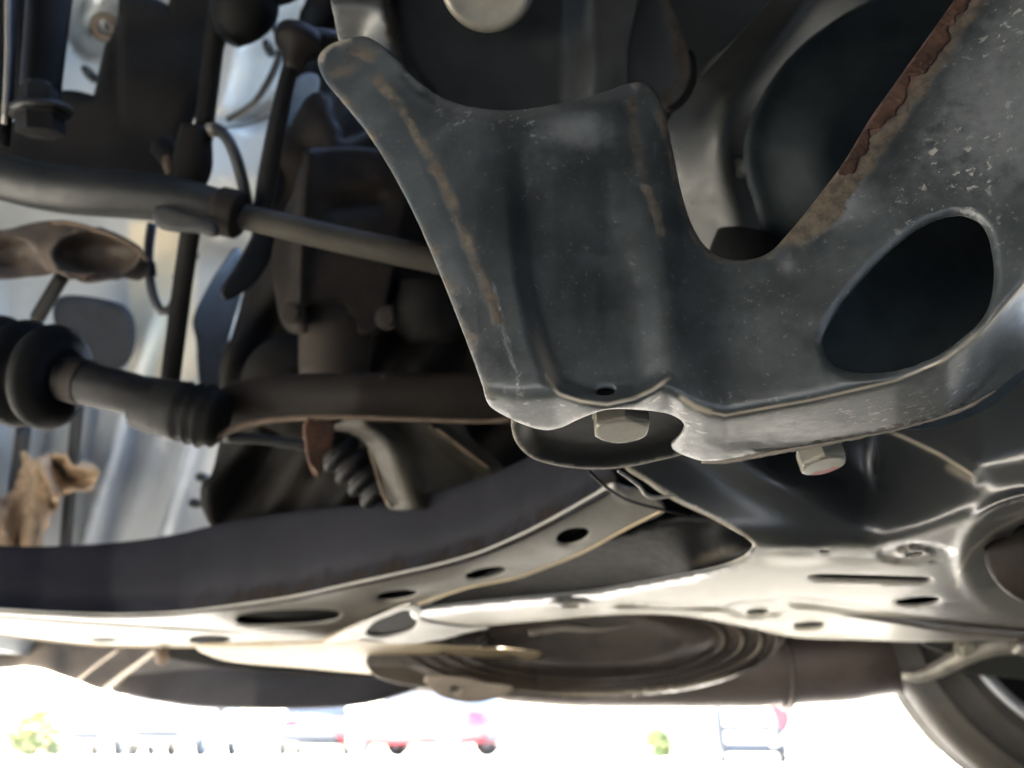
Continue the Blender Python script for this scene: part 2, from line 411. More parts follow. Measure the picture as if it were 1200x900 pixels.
mat('lamp_red', (.5, .02, .03), .2, 0, var=.05); mat('lamp_clear', (.6, .6, .62), .12, .3, var=.05)
mat('cart_blue', (.014, .017, .022), .5, .0, var=.1)
mat('pad_blue', (.014, .017, .023), .7, 0, (.02, .02, .02), .2, spec=.2); mat('cart_red', (.20, .010, .016), .45, 0, var=.1)
mat('hose', (.009, .010, .011), .5, 0, (.03, .027, .023), .2, 0, 30, .05, .2, .5)

# ------------------------------------------------------------------ setting: ground, lawn
def flat(name, pts, z, m, kind='structure'):
    o = link(name, [(x, y, z) for x, y in pts], [list(range(len(pts)))], m, None, smooth=False); o['kind'] = kind; return o
flat('ground', [(-600, -600), (600, -600), (600, 900), (-600, 900)], 0.0, M['ground_mat'])
flat('lawn', [(3.0, 13.0), (60, 11.0), (60, 19), (4.2, 19)], 0.004, M['grass_mat'])

# ------------------------------------------------------------------ control arm (nearest, pressed steel)
RIDGE = slut([(340, 440), (500, 446), (600, 463), (650, 459), (680, 468), (710, 473), (745, 467), (776, 452), (786, 456), (800, 468), (825, 481), (850, 487), (950, 469), (1050, 446), (1110, 421), (1150, 390), (1200, 332), (1280, 225), (1450, 20)], 6)
RD = slut([(340, .375), (560, .345), (700, .34), (850, .352), (1000, .335), (1110, .322), (1200, .315), (1280, .31)], 40)
def arm_depth(px, py):
    yr, dr = RIDGE(px), RD(px); wd = 3.6
    pm = yr + softp(py-yr, wd); pn = yr - softp(yr-py, wd)
    zr = dr*(SP+V_(yr)*CP); dfl = zr/(SP+V_(pm)*CP)
    yw = dr*(CP-V_(yr)*SP)
    lean = np.interp(px, [340, 560, 800, 900, 1000, 1200], [.05, -.06, -.08, -.16, -.22, -.30])
    dwb = yw/(CP-V_(pn)*SP) + lean*dr*(yr-pn)/FPX
    d = dfl + dwb - dr
    # clearance pocket over the bolt
    le = np.interp(py, [200, 330, 400, 450, 480], [600, 614, 630, 648, 660])
    mk = sstep(-14, 16, px-le)*(1-sstep(-40, 26, px-np.interp(py, [200, 440], [735, 782])))*sstep(120, 330, py)*(1-sstep(-18, 6, py-yr))
    d = d + .013*mk
    # bent-back margin along the long left edge
    lx = np.interp(py, [40, 130, 190, 250, 320, 380, 470], [400, 470, 502, 530, 560, 585, 618])
    d = d + .00006*softp(lx-px, 7)*sstep(60, 160, py)
    # rolled rim of the oval window
    d = d + .002*np.exp(-(pdist(px, py, OVAL+OVAL[:1])/5.0)**2)
    # raised bead along the rusty margin and the tab edge
    d = d - .0022*np.exp(-(pdist(px, py, [(925, 300), (985, 225), (1050, 130), (1140, 0), (1180, -60)])/15)**2)
    d = d + .004*sstep(16, 0, pdist(px, py, TOPE))
    d = d + .0012*np.sin(px*.013+1)*np.sin(py*.017)
    return d
OVAL = [(963, 403), (967, 387), (980, 363), (1000, 337), (1027, 307), (1054, 282), (1083, 262), (1117, 251), (1142, 256), (1156, 270), (1163, 292), (1166, 322), (1162, 352), (1153, 373), (1133, 394), (1107, 414), (1083, 427), (1060, 434), (1033, 438), (1007, 438), (987, 434), (971, 424)]
TOPE = [(480, 88), (497, 102), (515, 114), (535, 122), (560, 127), (590, 130), (620, 128), (650, 123), (680, 116), (710, 108), (735, 99)]
ARM = [(374, 73), (377, 61), (390, 51), (408, 46), (425, 43), (437, 48), (450, 57), (465, 72)] + TOPE + [(748, 97), (760, 100), (768, 108), (773, 120), (780, 145), (787, 175), (793, 205), (800, 235), (808, 260), (816, 276), (826, 290), (840, 301), (858, 306), (875, 306), (892, 302), (905, 295), (916, 284),
       (930, 268), (945, 250), (962, 228), (982, 202), (1000, 175), (1020, 141), (1045, 105), (1070, 70), (1095, 35), (1120, 0), (1165, -65), (1235, -170), (1450, -170), (1450, 270), (1290, 385), (1200, 433), (1167, 457), (1133, 477), (1087, 493), (1033, 506), (973, 518), (910, 530), (850, 541), (828, 541), (808, 536), (792, 529), (788, 523),
       (798, 513), (804, 503), (801, 495), (789, 487), (772, 482), (754, 480), (725, 479), (705, 481), (687, 487), (672, 493), (658, 500), (643, 504), (628, 502), (608, 495), (591, 487), (577, 478), (571, 468), (566, 446), (550, 402), (535, 364), (520, 326), (505, 290), (490, 256), (470, 216), (450, 181), (430, 151), (410, 126), (396, 109), (382, 92)]
def arm_rust(px, py):
    e = [(900, 298), (925, 276), (985, 200), (1050, 99), (1125, -8), (1170, -70)]
    r = 1.15*sstep(50, 8, pdist(px, py, e)) * sstep(330, 240, py)
    r = np.maximum(r, .54*sstep(17, 1, pdist(px, py, [(445, 95), (480, 140), (515, 205), (545, 275), (570, 340), (583, 375)])))
    r = np.maximum(r, .42*sstep(26, 2, pdist(px, py, [(396, 109), (450, 181), (505, 290), (550, 402), (570, 470)])))
    r = np.maximum(r, .5*sstep(13, 3, pdist(px, py, [(740, 115), (745, 160), (757, 220), (775, 270)])))
    r = np.maximum(r, .5*sstep(15, 2, pdist(px, py, [(748, 97), (773, 120), (793, 205), (815, 276), (850, 306), (905, 297)])))
    r = np.maximum(r, .45*spot(410, 75, 40, 40)(px, py))
    r = np.maximum(r, .55*sstep(6, 1, pdist(px, py, [(850, 540), (910, 528), (973, 516), (1033, 504), (1087, 491), (1133, 475)])))
    return r
def arm_dust_and_light(px, py):
    r = .72*sstep(40, 0, pdist(px, py, TOPE))
    r = np.maximum(r, .98*spot(680, 150, 55, 36)(px, py))
    r = np.maximum(r, .74*sstep(10, 130, px - np.interp(py, [0, 300], [1080, 900]))*sstep(360, 150, py))
    r = np.maximum(r, .8*spot(985, 235, 60, 45)(px, py))
    r = np.maximum(r, .55*sstep(0, 16, py-RIDGE(px)))  # flange dust, laid on also to lighten it like ground bounce
    r = np.maximum(r, .8*sstep(4, 1, pdist(px, py, [(578, 330), (592, 400), (606, 440), (608, 470)])))
    r = np.maximum(r, .7*spot(620, 215, 7, 9)(px, py)); r = np.maximum(r, .5*spot(590, 470, 26, 20)(px, py))
    return r
def line(poly, w0, amp):
    return lambda x, y: amp*np.exp(-(pdist(x, y, poly)/w0)**2)
def arm_red(px, py): return sstep(24, 6, pdist(px, py, [(985, 200), (1050, 99), (1125, -8), (1170, -70)]))*sstep(215, 120, py) + .35*sstep(14, 2, pdist(px, py, [(930, 270), (985, 200)]))
def arm_painted_highlight(px, py):  # pale lines painted where folds and edges catch highlights
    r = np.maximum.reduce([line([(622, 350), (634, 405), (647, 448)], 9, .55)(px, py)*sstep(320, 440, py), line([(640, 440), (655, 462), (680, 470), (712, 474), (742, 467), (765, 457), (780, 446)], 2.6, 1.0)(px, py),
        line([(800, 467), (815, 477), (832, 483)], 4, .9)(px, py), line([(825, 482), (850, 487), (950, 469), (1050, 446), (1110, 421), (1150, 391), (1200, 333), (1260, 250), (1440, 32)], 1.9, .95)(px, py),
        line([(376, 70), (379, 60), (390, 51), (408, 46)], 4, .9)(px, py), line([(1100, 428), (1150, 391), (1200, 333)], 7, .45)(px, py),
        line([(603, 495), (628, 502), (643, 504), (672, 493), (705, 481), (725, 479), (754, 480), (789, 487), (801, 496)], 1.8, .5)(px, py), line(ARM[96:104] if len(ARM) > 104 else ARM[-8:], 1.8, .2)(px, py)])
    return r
ca = thing('control_arm', 'near dark steel control arm with an oval window and a rusty slanted edge', 'control arm', W(700, 300, .36))
sheet('arm_pressing', ARM, arm_depth, M['arm_paint'], ca, [OVAL, ell(710, 457, 15, 6.5, -4)], .0032, 4.5, {'rust': arm_rust, 'dust_and_light': arm_dust_and_light, 'painted_highlight': arm_painted_highlight, 'red': arm_red}, fine=[[(800, 467), (825, 481), (850, 487), (950, 469), (1050, 446), (1110, 421), (1150, 391), (1200, 333), (1250, 265)], [(636, 420), (655, 462), (680, 470), (712, 474), (742, 467), (765, 457), (782, 446)]])
tube('hem_edge', [(822, 541.5, .402, 1.2), (850, 541, .40, 2.2), (910, 530, .396, 2.6), (973, 518, .39, 2.8), (1033, 506, .383, 2.8), (1087, 493, .378, 2.6), (1133, 477, .373, 2.4), (1167, 457, .367, 1.6)], M['shield_tan'], ca, 10, .0025, wob=.13)
mat('rust_flake', (.034, .0175, .012), .85, 0, (.072, .046, .032), .5, .35, 60, .6, .4, .2, rust_col=((.02, .009, .007), (.10, .055, .036)))
for a_, b_, n_ in (((1128, -14), (1062, 83), 13), ((1060, 86), (1018, 147), 9), ((1014, 152), (984, 200), 7)):
    R_ = random.Random(n_); u_ = np.array(b_, float)-np.array(a_, float); nrm = np.array([-u_[1], u_[0]])/np.linalg.norm(u_)
    nrm = nrm if nrm[0] > 0 else -nrm
    lo_ = [tuple(np.array(a_)+u_*t+nrm*R_.uniform(-.5, 2.0)) for t in np.linspace(0, 1, n_)]
    hi_ = [tuple(np.array(a_)+u_*t+nrm*R_.uniform(9, 21)*min(1, 6*t+.3, 6*(1-t)+.3)) for t in np.linspace(0, 1, n_)]
    sheet('rust_scale', lo_+hi_[::-1], lambda px, py: arm_depth(px, py)-.0010, M['rust_flake'], ca, t=.0016, step=2.6, rough=.00035)
# inner face of the hollow arm, behind the oval window
sheet('inner_panel', ell(1085, 345, 170, 150, -35), lambda px, py: .42+.00015*(px-1075)-.0001*(py-345), M['oval_inner'], ca, t=.002, step=12)
CUP = [(603, 494), (605, 513), (613, 527), (627, 538), (650, 545), (678, 549), (707, 550), (737, 547), (766, 541), (795, 534), (815, 525), (830, 490), (780, 462), (700, 455), (620, 470)]
def cup_depth(px, py):
    e = pdist(px, py, CUP[:11]); return hof(550, .445)/(SP+V_(py)*CP)*.985 + .012*sstep(0, 22, e) + .01
mat('cup_paint', (.004, .0045, .005), .6, .0, (.09, .085, .075), .0, 0, 22, .1, .3, .1, dust_and_light_attr=True, painted_highlight=True)
sheet('lower_plate', CUP, cup_depth, M['cup_paint'], ca, t=.003, step=5, attrs={'rust': lambda x, y: 0*x, 'dust_and_light': lambda x, y: .6*sstep(16, 0, pdist(x, y, [(603, 494), (606, 514), (620, 530)])), 'painted_highlight': line(CUP[:11], 2.0, .5)})  # lit rim of the plate is painted in pale lines
sheet('hole_shade_sheet', ell(710, 457, 27, 15), lambda px, py: arm_depth(px, py)+.007, M['void_black'], ca, t=.002, step=5)  # black sheet added as the shade inside the small hole
hexbolt('bolt', W(729, 507, .385), (0.0, -.06, -1), .0150, .0095, M['bolt_steel'], ca, flange=1.0, spin=.25)

# ------------------------------------------------------------------ upper bracket over the arm
ub = thing('chassis_bracket', 'black pressed bracket with a big round pale bolt head above the control arm', 'bracket', W(590, 60, .43))
UB = [(386, -60), (388, -10), (394, 25), (404, 60), (440, 90), (500, 150), (600, 160), (700, 150), (735, 140), (734, 60), (733, -60)]
def ub_depth(px, py):
    le = np.interp(py, [-60, 0, 45, 80, 110], [452, 455, 461, 478, 500])
    d = .468 - .00014*(py-60) - .00002*(px-560)
    d = d + .030*sstep(-6, 12, px-le) - .026*sstep(655, 700, px) + .000025*np.abs(px-720)*(px > 700)
    return d + .030*sstep(470, 420, px)*sstep(0, 60, py)
sheet('bracket_plate', UB, ub_depth, M['plate_paint'], ub, t=.003, step=6, attrs={'rust': lambda x, y: .5*sstep(14, 2, pdist(x, y, [(455, 0), (461, 45), (478, 80)])) + .3*spot(425, 30, 30)(x, y), 'dust_and_light': lambda x, y: .55*sstep(655, 710, x) + .45*sstep(455, 425, x)})
c = W(572, -23, .458)
lathe('bolt', c + np.array([0, .006, .012]), c + np.array([0, -.005, -.008]), [(0, 0), (0, .0288), (.5, .0295), (.8, .0288), (.92, .0272), (1.0, .0245), (.96, .0222), (.95, .013), (.97, .009), (.97, 0)], M['bolt_steel'], ub, 40)
tab = thing('mounting_tab', 'dark flat steel tab with a brown worn rounded end beside the pressed bracket', 'mounting tab', W(770, 60, .47))
sheet('tab_plate', [(728, -60), (728, 130), (770, 124), (785, 120), (797, 108), (806, 90), (806, 72), (798, 40), (784, 5), (765, -60)], lambda px, py: .505+0*px-.0001*(px-760), M['plate_paint'], tab, t=.004, step=6,
      attrs={'rust': lambda x, y: .62*sstep(24, 2, pdist(x, y, [(770, 124), (797, 108), (806, 85), (798, 40), (784, 5)])), 'dust_and_light': lambda x, y: 0*x})
sheet('weld_seam', [(782, 122), (800, 110), (809, 90), (805, 60), (812, 62), (814, 92), (803, 116), (786, 128)], lambda px, py: .504+0*px, M['brown_iron'], tab, t=.004, step=5)

# ------------------------------------------------------------------ cast housing and rubber bush seen through the notch
hs = thing('gearbox_housing', 'olive grey cast housing with a soft rounded rib inside the crook of the control arm', 'housing', W(850, 150, .62))
def hs_depth(px, py):
    # a rounded limb running down from the upper edge
    cx = slut([(-80, 990), (0, 945), (60, 895), (110, 858), (150, 845), (200, 848), (260, 868), (340, 890)], 40)(py)
    wd = slut([(-80, 62), (60, 46), (130, 34), (200, 44), (340, 52)], 40)(py)
    q = (px-cx)/wd
    d = .63 - .034*np.exp(-q*q*.8) + .0007*softp(px-cx-30, 14) + .0002*np.maximum(cx-px, 0)
    return d + .00035*softp(py-215, 22) + .004*np.sin(py*.035)*np.exp(-q*q)
sheet('casing', [(760, -70), (1010, -70), (1090, -60), (1010, 100), (930, 300), (880, 330), (800, 330), (760, 200)], hs_depth, M['olive_casting'], hs, t=.006, step=7)
def hp_depth(px, py): return .565 + .00045*(py-60) + .0002*(px-800)
sheet('side_cover', [(745, -70), (960, -70), (905, -5), (870, 35), (838, 70), (812, 98), (794, 118), (770, 160), (745, 160)], hp_depth, M['olive_casting'], hs, t=.005, step=8)
lathe('plug', W(868, 196, .622), W(867, 197, .604), [(0, .0085), (.8, .0085), (.95, .0075), (1, .006), (.96, .005), (.96, 0)], M['olive_casting'], hs, 24)
bu = thing('rubber_bush', 'matt black rubber bush bulging behind the rusty slanted edge of the control arm', 'rubber bush', W(1000, 120, .55))
BO = [(1180, -80), (1090, -40), (1040, -5), (990, 22), (935, 66), (898, 118), (881, 168), (884, 205), (896, 246), (908, 300), (930, 330), (1000, 260), (1120, 80), (1230, -80)]
sheet('bush_body', BO, lambda px, py: .595 - .034*sstep(0, 90, pdist(px, py, BO[:10])) + .0001*(px-950), M['bush_rubber'], bu, t=.01, step=7)
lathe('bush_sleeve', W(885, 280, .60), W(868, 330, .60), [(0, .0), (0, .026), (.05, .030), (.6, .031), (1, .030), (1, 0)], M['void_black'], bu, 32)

# ------------------------------------------------------------------ crossmember (two scooped pockets above a level bottom plate)
HB = .133
BND = slut([(400, 722), (500, 712), (600, 702), (700, 693), (767, 680), (820, 671), (850, 656), (884, 637), (933, 634), (985, 641), (1016, 645), (1030, 641), (1075, 626), (1125, 607), (1150, 597), (1280, 560), (1430, 540)], 15)
WB = slut([(690, 637), (920, 636), (985, 641), (1020, 643), (1075, 626), (1125, 607), (1150, 597), (1280, 560), (1430, 540)], 26)
RDX = lut([(690, 500), (735, 549), (757, 563), (778, 578), (800, 590), (830, 604), (858, 619), (876, 632), (886, 642)])
def cm_depth(px, py):
    px = np.asarray(px, float); px0 = px; py = np.asarray(py, float)
    b = np.where((px < 886) & (py >= RDX(px)+5), BND(px)-16, WB(px)); wd = 7.0
    pm = b + softp(py-b, wd); pn = b - softp(b-py, wd)
    db = HB/(SP+V_(b)*CP)
    yw = yof(b, db)
    d = HB/(SP+V_(pm)*CP) + yw/(CP-V_(pn)*SP) - db
    up = np.maximum(b-py, 0)
    d = d - .00006*up*sstep(1000, 860, px)
    lob = slut([(480, 800), (520, 850), (560, 905), (590, 950), (620, 990), (650, 1015), (700, 1020)], 22)(py)
    d = d - .014*np.exp(-((px-lob)/48.0)**2)*sstep(0, 75, up)
    d = d + .010*np.exp(-((px-(lob+100))/55.0)**2)*sstep(0, 80, up)
    rdl = [(1000, 478), (1045, 506), (1090, 529), (1120, 546), (1140, 560)]
    rd = pdist(px, py, rdl)
    d = d - .004*np.exp(-(rd/8)**2)*sstep(1020, 1075, px) - .016*sstep(-4, 44, px-np.interp(py, [480, 510, 540, 565, 600], [1010, 1048, 1100, 1130, 1150]))*sstep(0, 60, up)*sstep(595, 540, py)
    q = np.hypot((px-1216)/1.0, (py-655)/.82); d = d - .008*np.exp(-((q-90)/9)**2) + .028*sstep(86, 48, q)
    q = np.hypot((px-1072), (py-648)/.28); d = d + .008*sstep(48, 38, q) - .008*sstep(24, 18, q)
    q = np.hypot((px-933), (py-647)/.30); d = d - .006*sstep(60, 15, q)
    d = d + .020*np.exp(-((py-np.interp(px, [880, 960, 1060, 1160], [700, 708, 722, 735]))/6.0)**2)*sstep(885, 945, px)*sstep(1210, 1120, px)
    for cx, cy in ((886, 714), (948, 730)):
        q = np.hypot(px-cx, (py-cy)/.27); d = d + .014*sstep(44, 28, q)
    d = d + .014*np.exp(-((py-np.interp(px, [680, 860], [708, 712]))/2.4)**2)*sstep(700, 735, px)*sstep(880, 840, px)
    q = np.hypot(px-668, (py-709)/.2); d = d - .012*sstep(38, 20, q) + .012*sstep(14, 8, q)
    return d
CMB = [(483, 717), (484, 724), (500, 733), (530, 742), (567, 734), (633, 728), (683, 723), (750, 720), (800, 722), (833, 727), (883, 737), (933, 747), (1000, 750), (1089, 752), (1200, 749), (1275, 748), (1430, 745)]
CM = [(700, 510), (735, 548), (757, 562), (778, 577), (800, 589), (830, 603), (858, 618), (876, 630), (885, 641), (874, 654), (850, 664), (810, 673), (767, 681), (700, 693), (600, 703), (530, 710)] + CMB + [(1430, 440), (1275, 430), (1200, 440), (1100, 480), (900, 510), (800, 505)]
cmr = thing('crossmember', 'glossy grey pressed crossmember with two dark scooped pockets over a bright slotted bottom plate', 'crossmember', W(950, 680, .65))
SL = [(944, 676), (960, 673), (1000, 673.5), (1050, 675), (1084, 676), (1094, 679), (1084, 683), (1050, 682.5), (1000, 681.5), (960, 680)]
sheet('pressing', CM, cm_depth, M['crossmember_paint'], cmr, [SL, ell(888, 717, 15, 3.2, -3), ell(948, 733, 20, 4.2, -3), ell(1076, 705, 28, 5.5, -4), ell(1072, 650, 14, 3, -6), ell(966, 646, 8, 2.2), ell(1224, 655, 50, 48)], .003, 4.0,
      {'dust_and_light': lambda x, y: np.maximum(.95*sstep(0, 16, y-BND(x))*sstep(1200, 1000, x), .5*sstep(0, 16, y-BND(x))), 'painted_highlight': lambda x, y: np.maximum.reduce([line([(735, 549), (757, 562), (800, 589), (858, 618), (876, 630), (885, 640)], 3.0, .95)(x, y), line([(1030, 500), (1060, 513), (1100, 532), (1138, 556)], 2.6, 1.0)(x, y), line([(1112, 548), (1140, 563)], 7, .5)(x, y), line([(1200, 604), (1165, 622), (1138, 645), (1123, 672), (1122, 688)], 3, .8)(x, y), line(CMB, 2.5, .6)(x, y), line([(940, 654), (985, 646), (1012, 642)], 4, .35)(x, y)])}, fine=[[(1030, 500), (1060, 513), (1100, 532), (1140, 558)], [(1195, 606), (1165, 622), (1138, 645), (1123, 672), (1121, 690), (1130, 712)]])  # bottom plate dust also stands in for reflected light; fold lines are painted highlights
gd = level(.179)
def fw_depth(px, py):
    b = BND(np.minimum(px, 800)); db = HB/(SP+V_(b)*CP)*1.01
    d = yof(b, db)/(CP-V_(py)*SP)
    d = np.maximum(d, gd(px, py)+.014)
    tip = float(cm_depth(np.array([887.0]), np.array([640.0]))[0])
    k = sstep(740, 900, px)*sstep(560, 650, py)
    return np.maximum(d*(1-k) + (tip+.008)*k, cm_depth(np.full(np.shape(px), 887.0), py)+.010)
sheet('side_wall', [(500, 722), (540, 690), (600, 660), (680, 600), (720, 545), (760, 530), (830, 560), (900, 620), (905, 650), (880, 690), (700, 715)], fw_depth, M['pocket_paint'], cmr, t=.003, step=6, attrs={'painted_highlight': lambda x, y: .30*spot(835, 652, 46, 11, -20)(x, y)})  # soft glow near the tip is painted into the colour
tube('edge_seam', [(690, 552, .50, 2.2), (712, 572, .52, 2.2), (735, 586, .545, 2.0), (775, 597, .58, 1.8), (812, 604, .6, 1.2)], M['dark_iron'], cmr, 10, .004)
tube('edge_seam', [(725, 552, .49, 2), (748, 568, .51, 2.2), (757, 580, .525, 2.6), (770, 583, .53, 2.6), (790, 581, .53, 1.2)], M['bare_steel'], cmr, 10, .004)
lathe('collar_core', W(1222, 655, .54), W(1226, 640, .62), [(0, 0), (0, .032), (.1, .036), (1, .036), (1, 0)], M['brown_iron'], cmr, 36)
sheet('slot_shade_sheet', [(880, 668), (1000, 655), (1275, 640), (1275, 738), (1100, 742), (980, 742), (870, 730), (860, 700)], level(HB+.012), M['void_black'], cmr, t=.002, step=12)  # black sheet added as shade behind the slot and holes
hexbolt('bolt', W(966, 547, .43), (.12, -.10, -1), .0135, .012, M['bolt_steel'], cmr, flange=.75, mark='far', spin=.5)
tube('rail', [(905, 699, .80, 5), (960, 710, .82, 6.5), (1040, 724, .86, 6.5), (1120, 736, .9, 6.5), (1230, 745, .93, 6)], M['tray_paint'], cmr, 12, .01)

# ------------------------------------------------------------------ perforated beam
HG = .179
GU = [(-260, 698), (-60, 713), (0, 715), (50, 718), (133, 721), (213, 718), (300, 707), (350, 699), (400, 688), (450, 677), (517, 662), (567, 647), (617, 625), (650, 608), (700, 580), (722, 567)]
GL = [(779, 597), (733, 620), (683, 647), (633, 667), (600, 678), (550, 688), (483, 710), (433, 726), (395, 741), (370, 756), (300, 757), (233, 757), (183, 757), (110, 755), (33, 747), (0, 743), (-60, 738), (-260, 722)]
pb = thing('perforated_beam', 'long navy cross beam with a pale perforated lower flange running under the engine', 'beam', W(350, 690, 1.0))
gd = level(HG)
def fl_depth(px, py):
    d = gd(px, py)
    d = d - .02*np.exp(-(pdist(px, py, [(720, 572), (735, 582)])/6)**2)
    return d
sheet('channel_shade_sheet', [(x, y+3) for x, y in GU[:-2]]+[(690, 612), (620, 660), (540, 682), (430, 715), (370, 748), (200, 752), (0, 738), (-60, 734), (-250, 716)], level(HG+.010), M['void_black'], pb, t=.002, step=8)  # black sheet put behind the flange holes as their shade
sheet('flange', GU+GL, fl_depth, M['galvanised'], pb, [ell(671, 629, 22, 10, -13), ell(569, 672.5, 26, 7, -10), ell(465, 698, 26, 6, -7), ell(338, 724, 62, 9, -2.5, 36, 2.8), ell(246, 750, 27, 6, -1), ell(123, 750, 20, 3.4, 1)], .003, 5,
      {'rust': lambda x, y: .12*sstep(14, 0, pdist(x, y, GL))})
gux, guy = zip(*GU); gu = lambda x: np.interp(x, gux, guy)
def bw_depth(px, py):
    b = gu(px)+1.0; db = HG/(SP+V_(b)*CP); yb = yof(b, db)
    d = yb/(CP-V_(py)*SP)
    up = b-py
    return d + .0025*np.exp(-((up-20)/10)**2) - .02*np.exp(-(up/5.0)**2)*0 - .00015*softp(14-up, 3)
HT = [(722, 566), (716, 552), (700, 535), (650, 522), (620, 536), (585, 553), (520, 575), (450, 590), (345, 600), (270, 612), (200, 628), (130, 637), (60, 641), (0, 640), (-60, 636), (-260, 622)]
sheet('beam_wall', [(x, y+1.5) for x, y in GU] + HT, bw_depth, M['navy_paint'], pb, t=.004, step=8, attrs={'rust': lambda x, y: .34*sstep(44, 2, gu(x)-y)*sstep(120, 300, x)+.15*sstep(40, 2, gu(x)-y)})
tube('groove', [(x, y, float(HG/(SP+V_(y)*CP))-.001, r_) for x, y, r_ in ((-60, 722, 2.2), (0, 723, 2.2), (75, 728, 2.2), (150, 733, 2.4), (230, 737.5, 2.2), (268, 740, 1.6), (286, 742, .6))], M['dark_iron'], pb, 10, .01)
tube('edge_lip', [(x, y, float(HG/(SP+V_(y)*CP))-.002, 1.9) for x, y in GL[:10]], M['cream_steel'], pb, 8, .01)
tube('edge_lip', [(x, y+.5, float(HG/(SP+V_(y)*CP))-.002, 1.4) for x, y in GL[9:]], M['cream_steel'], pb, 8, .012)

# ------------------------------------------------------------------ pale body panel behind the suspension
ip = thing('inner_wing_panel', 'pale silver blue inner wing panel with upright pressed folds behind the suspension', 'body panel', W(150, 400, 1.5))
def ip_depth(px, py):
    x2 = px + (py-500)*.30
    d = 1.56 + .0002*(px-150)
    for cx, wd, a in ((35, 14, .03), (120, 12, -.035), (148, 10, .03), (205, 11, -.028), (330, 26, -.05)):
        d = d + a*np.exp(-((x2-cx-20)/wd)**2)*sstep(330, 440, py)
    d = d - .16*sstep(300, 200, py) - .05*np.sin(px*.03+py*.012)*sstep(320, 260, py)
    d = d + .05*np.exp(-(pdist(px, py, [(262, 140), (300, 140), (340, 115)])/8)**2)
    d = d - .06*np.exp(-(pdist(px, py, [(330, 0), (280, 60), (262, 130)])/16)**2)
    d = d + .12*spot(108, 30, 24, 26)(px, py)
    return d
sheet('panel', [(-330, -90), (430, -90), (440, 120), (330, 330), (290, 480), (282, 640), (200, 660), (-330, 670)], ip_depth, M['body_silver'], ip, [ell(124, 31, 5, 8, -30)], .003, 7,
      {'dust_and_light': lambda x, y: np.maximum.reduce([.9*sstep(205, 215, x)*sstep(255, 245, x)*sstep(170, 150, y), 1.0*sstep(140, 155, x+.0*y)*sstep(240, 225, x)*sstep(255, 262, y)*sstep(455, 440, y), .6*spot(290, 90, 45, 60)(x, y)])})  # cream patches painted as direct sun on the panel
lathe('grommet', W(124, 31, 1.42), W(123, 33, 1.39), [(0, .012), (0, .026), (.6, .026), (1, .02), (.8, .012)], M['rusty_edge'], ip, 28)
sheet('seam_flap', [(280, 290), (286, 330), (268, 400), (264, 462), (238, 458), (232, 400), (228, 374), (246, 335), (262, 310)], lambda px, py: 1.2+.0018*(px-250), M['bar_grey'], ip, t=.003, step=7)
sheet('lower_pad', [(70, 355), (140, 365), (150, 400), (135, 430), (100, 425), (85, 435), (72, 400)], lambda px, py: 1.4+.0006*(py-390), M['pad_blue'], ip, t=.02, step=7)
for sx, sy in ((228, 300), (214, 330), (298, 30), (318, 62), (172, 470), (240, 560), (232, 590), (110, 92)):
    p_ = W(sx, sy, 1.36 if sy < 250 else 1.47); lathe('weld_spot', p_, p_+np.array([0, -.03, -.008]), [(0, 0), (0, .009), (.7, .009), (1, .006), (1, 0)], M['bar_grey'], ip, 12)
tube('wire_loom', [(300, -60, 1.2, 5), (318, 20, 1.2, 5), (330, 60, 1.2, 5), (300, 118, 1.22, 4), (268, 140, 1.25, 4)], M['hose'], ip, 10, .02)
tube('seam_line', [(262, 150, 1.37, 1.6), (300, 143, 1.37, 1.6), (345, 122, 1.37, 1.6)], M['hose'], ip, 8, .02)
tube('upright_bead', [(92, 470, 1.5, 7), (84, 560, 1.5, 7), (76, 650, 1.5, 7)], M['hose'], ip, 12, .02)
tube('upright_bead', [(28, 500, 1.48, 8), (15, 600, 1.48, 8), (5, 660, 1.48, 8)], M['hose'], ip, 12, .02)

# ------------------------------------------------------------------ dry leaf wedged behind the beam
lf = thing('dry_leaf', 'crumpled tan dry leaf caught above the navy cross beam', 'leaf', W(50, 600, 1.42))
def crease(px, py, segs):
    d = 0*px
    for poly, wd, a in segs: d = d + a*np.maximum(0, 1-pdist(px, py, poly)/wd)
    return d
def lf_depth(px, py):
    return 1.40 + crease(px, py, [([(45, 545), (46, 590), (40, 650)], 17, -.030), ([(22, 560), (20, 650)], 12, .018), ([(62, 550), (60, 620)], 14, .03), ([(0, 595), (10, 650)], 12, -.02), ([(28, 560), (58, 590)], 9, .014)]) + .004*np.sin(px*.4+py*.2)
sheet('blade', [(-25, 585), (2, 586), (4, 584), (16, 574), (17, 572), (23, 553), (23, 551), (27, 545), (24, 531), (28, 528), (34, 533), (36, 541), (44, 536), (52, 540), (58, 548), (60, 560), (58, 574), (66, 582), (68, 592), (60, 604), (58, 616), (50, 628), (49, 650), (20, 655), (-25, 650)], lf_depth, M['leaf_dry'], lf, t=.0015, step=3.5, rough=.0012)
sheet('curled_lobe', [(42, 541), (52, 534), (70, 531), (78, 533), (82, 543), (90, 545), (97, 540), (100, 540), (113, 546), (117, 552), (112, 566), (106, 577), (94, 575), (82, 577), (72, 581), (66, 590), (62, 586), (58, 572), (48, 556)], lambda px, py: 1.37 + crease(px, py, [([(50, 545), (62, 580)], 12, -.03), ([(70, 548), (78, 560), (96, 562)], 13, .055), ([(80, 545), (112, 552)], 8, -.02), ([(84, 574), (108, 574)], 7, -.02)]) + .003*np.sin(px*.5-py*.3), M['leaf_dry'], lf, t=.0015, step=3.2, rough=.001)
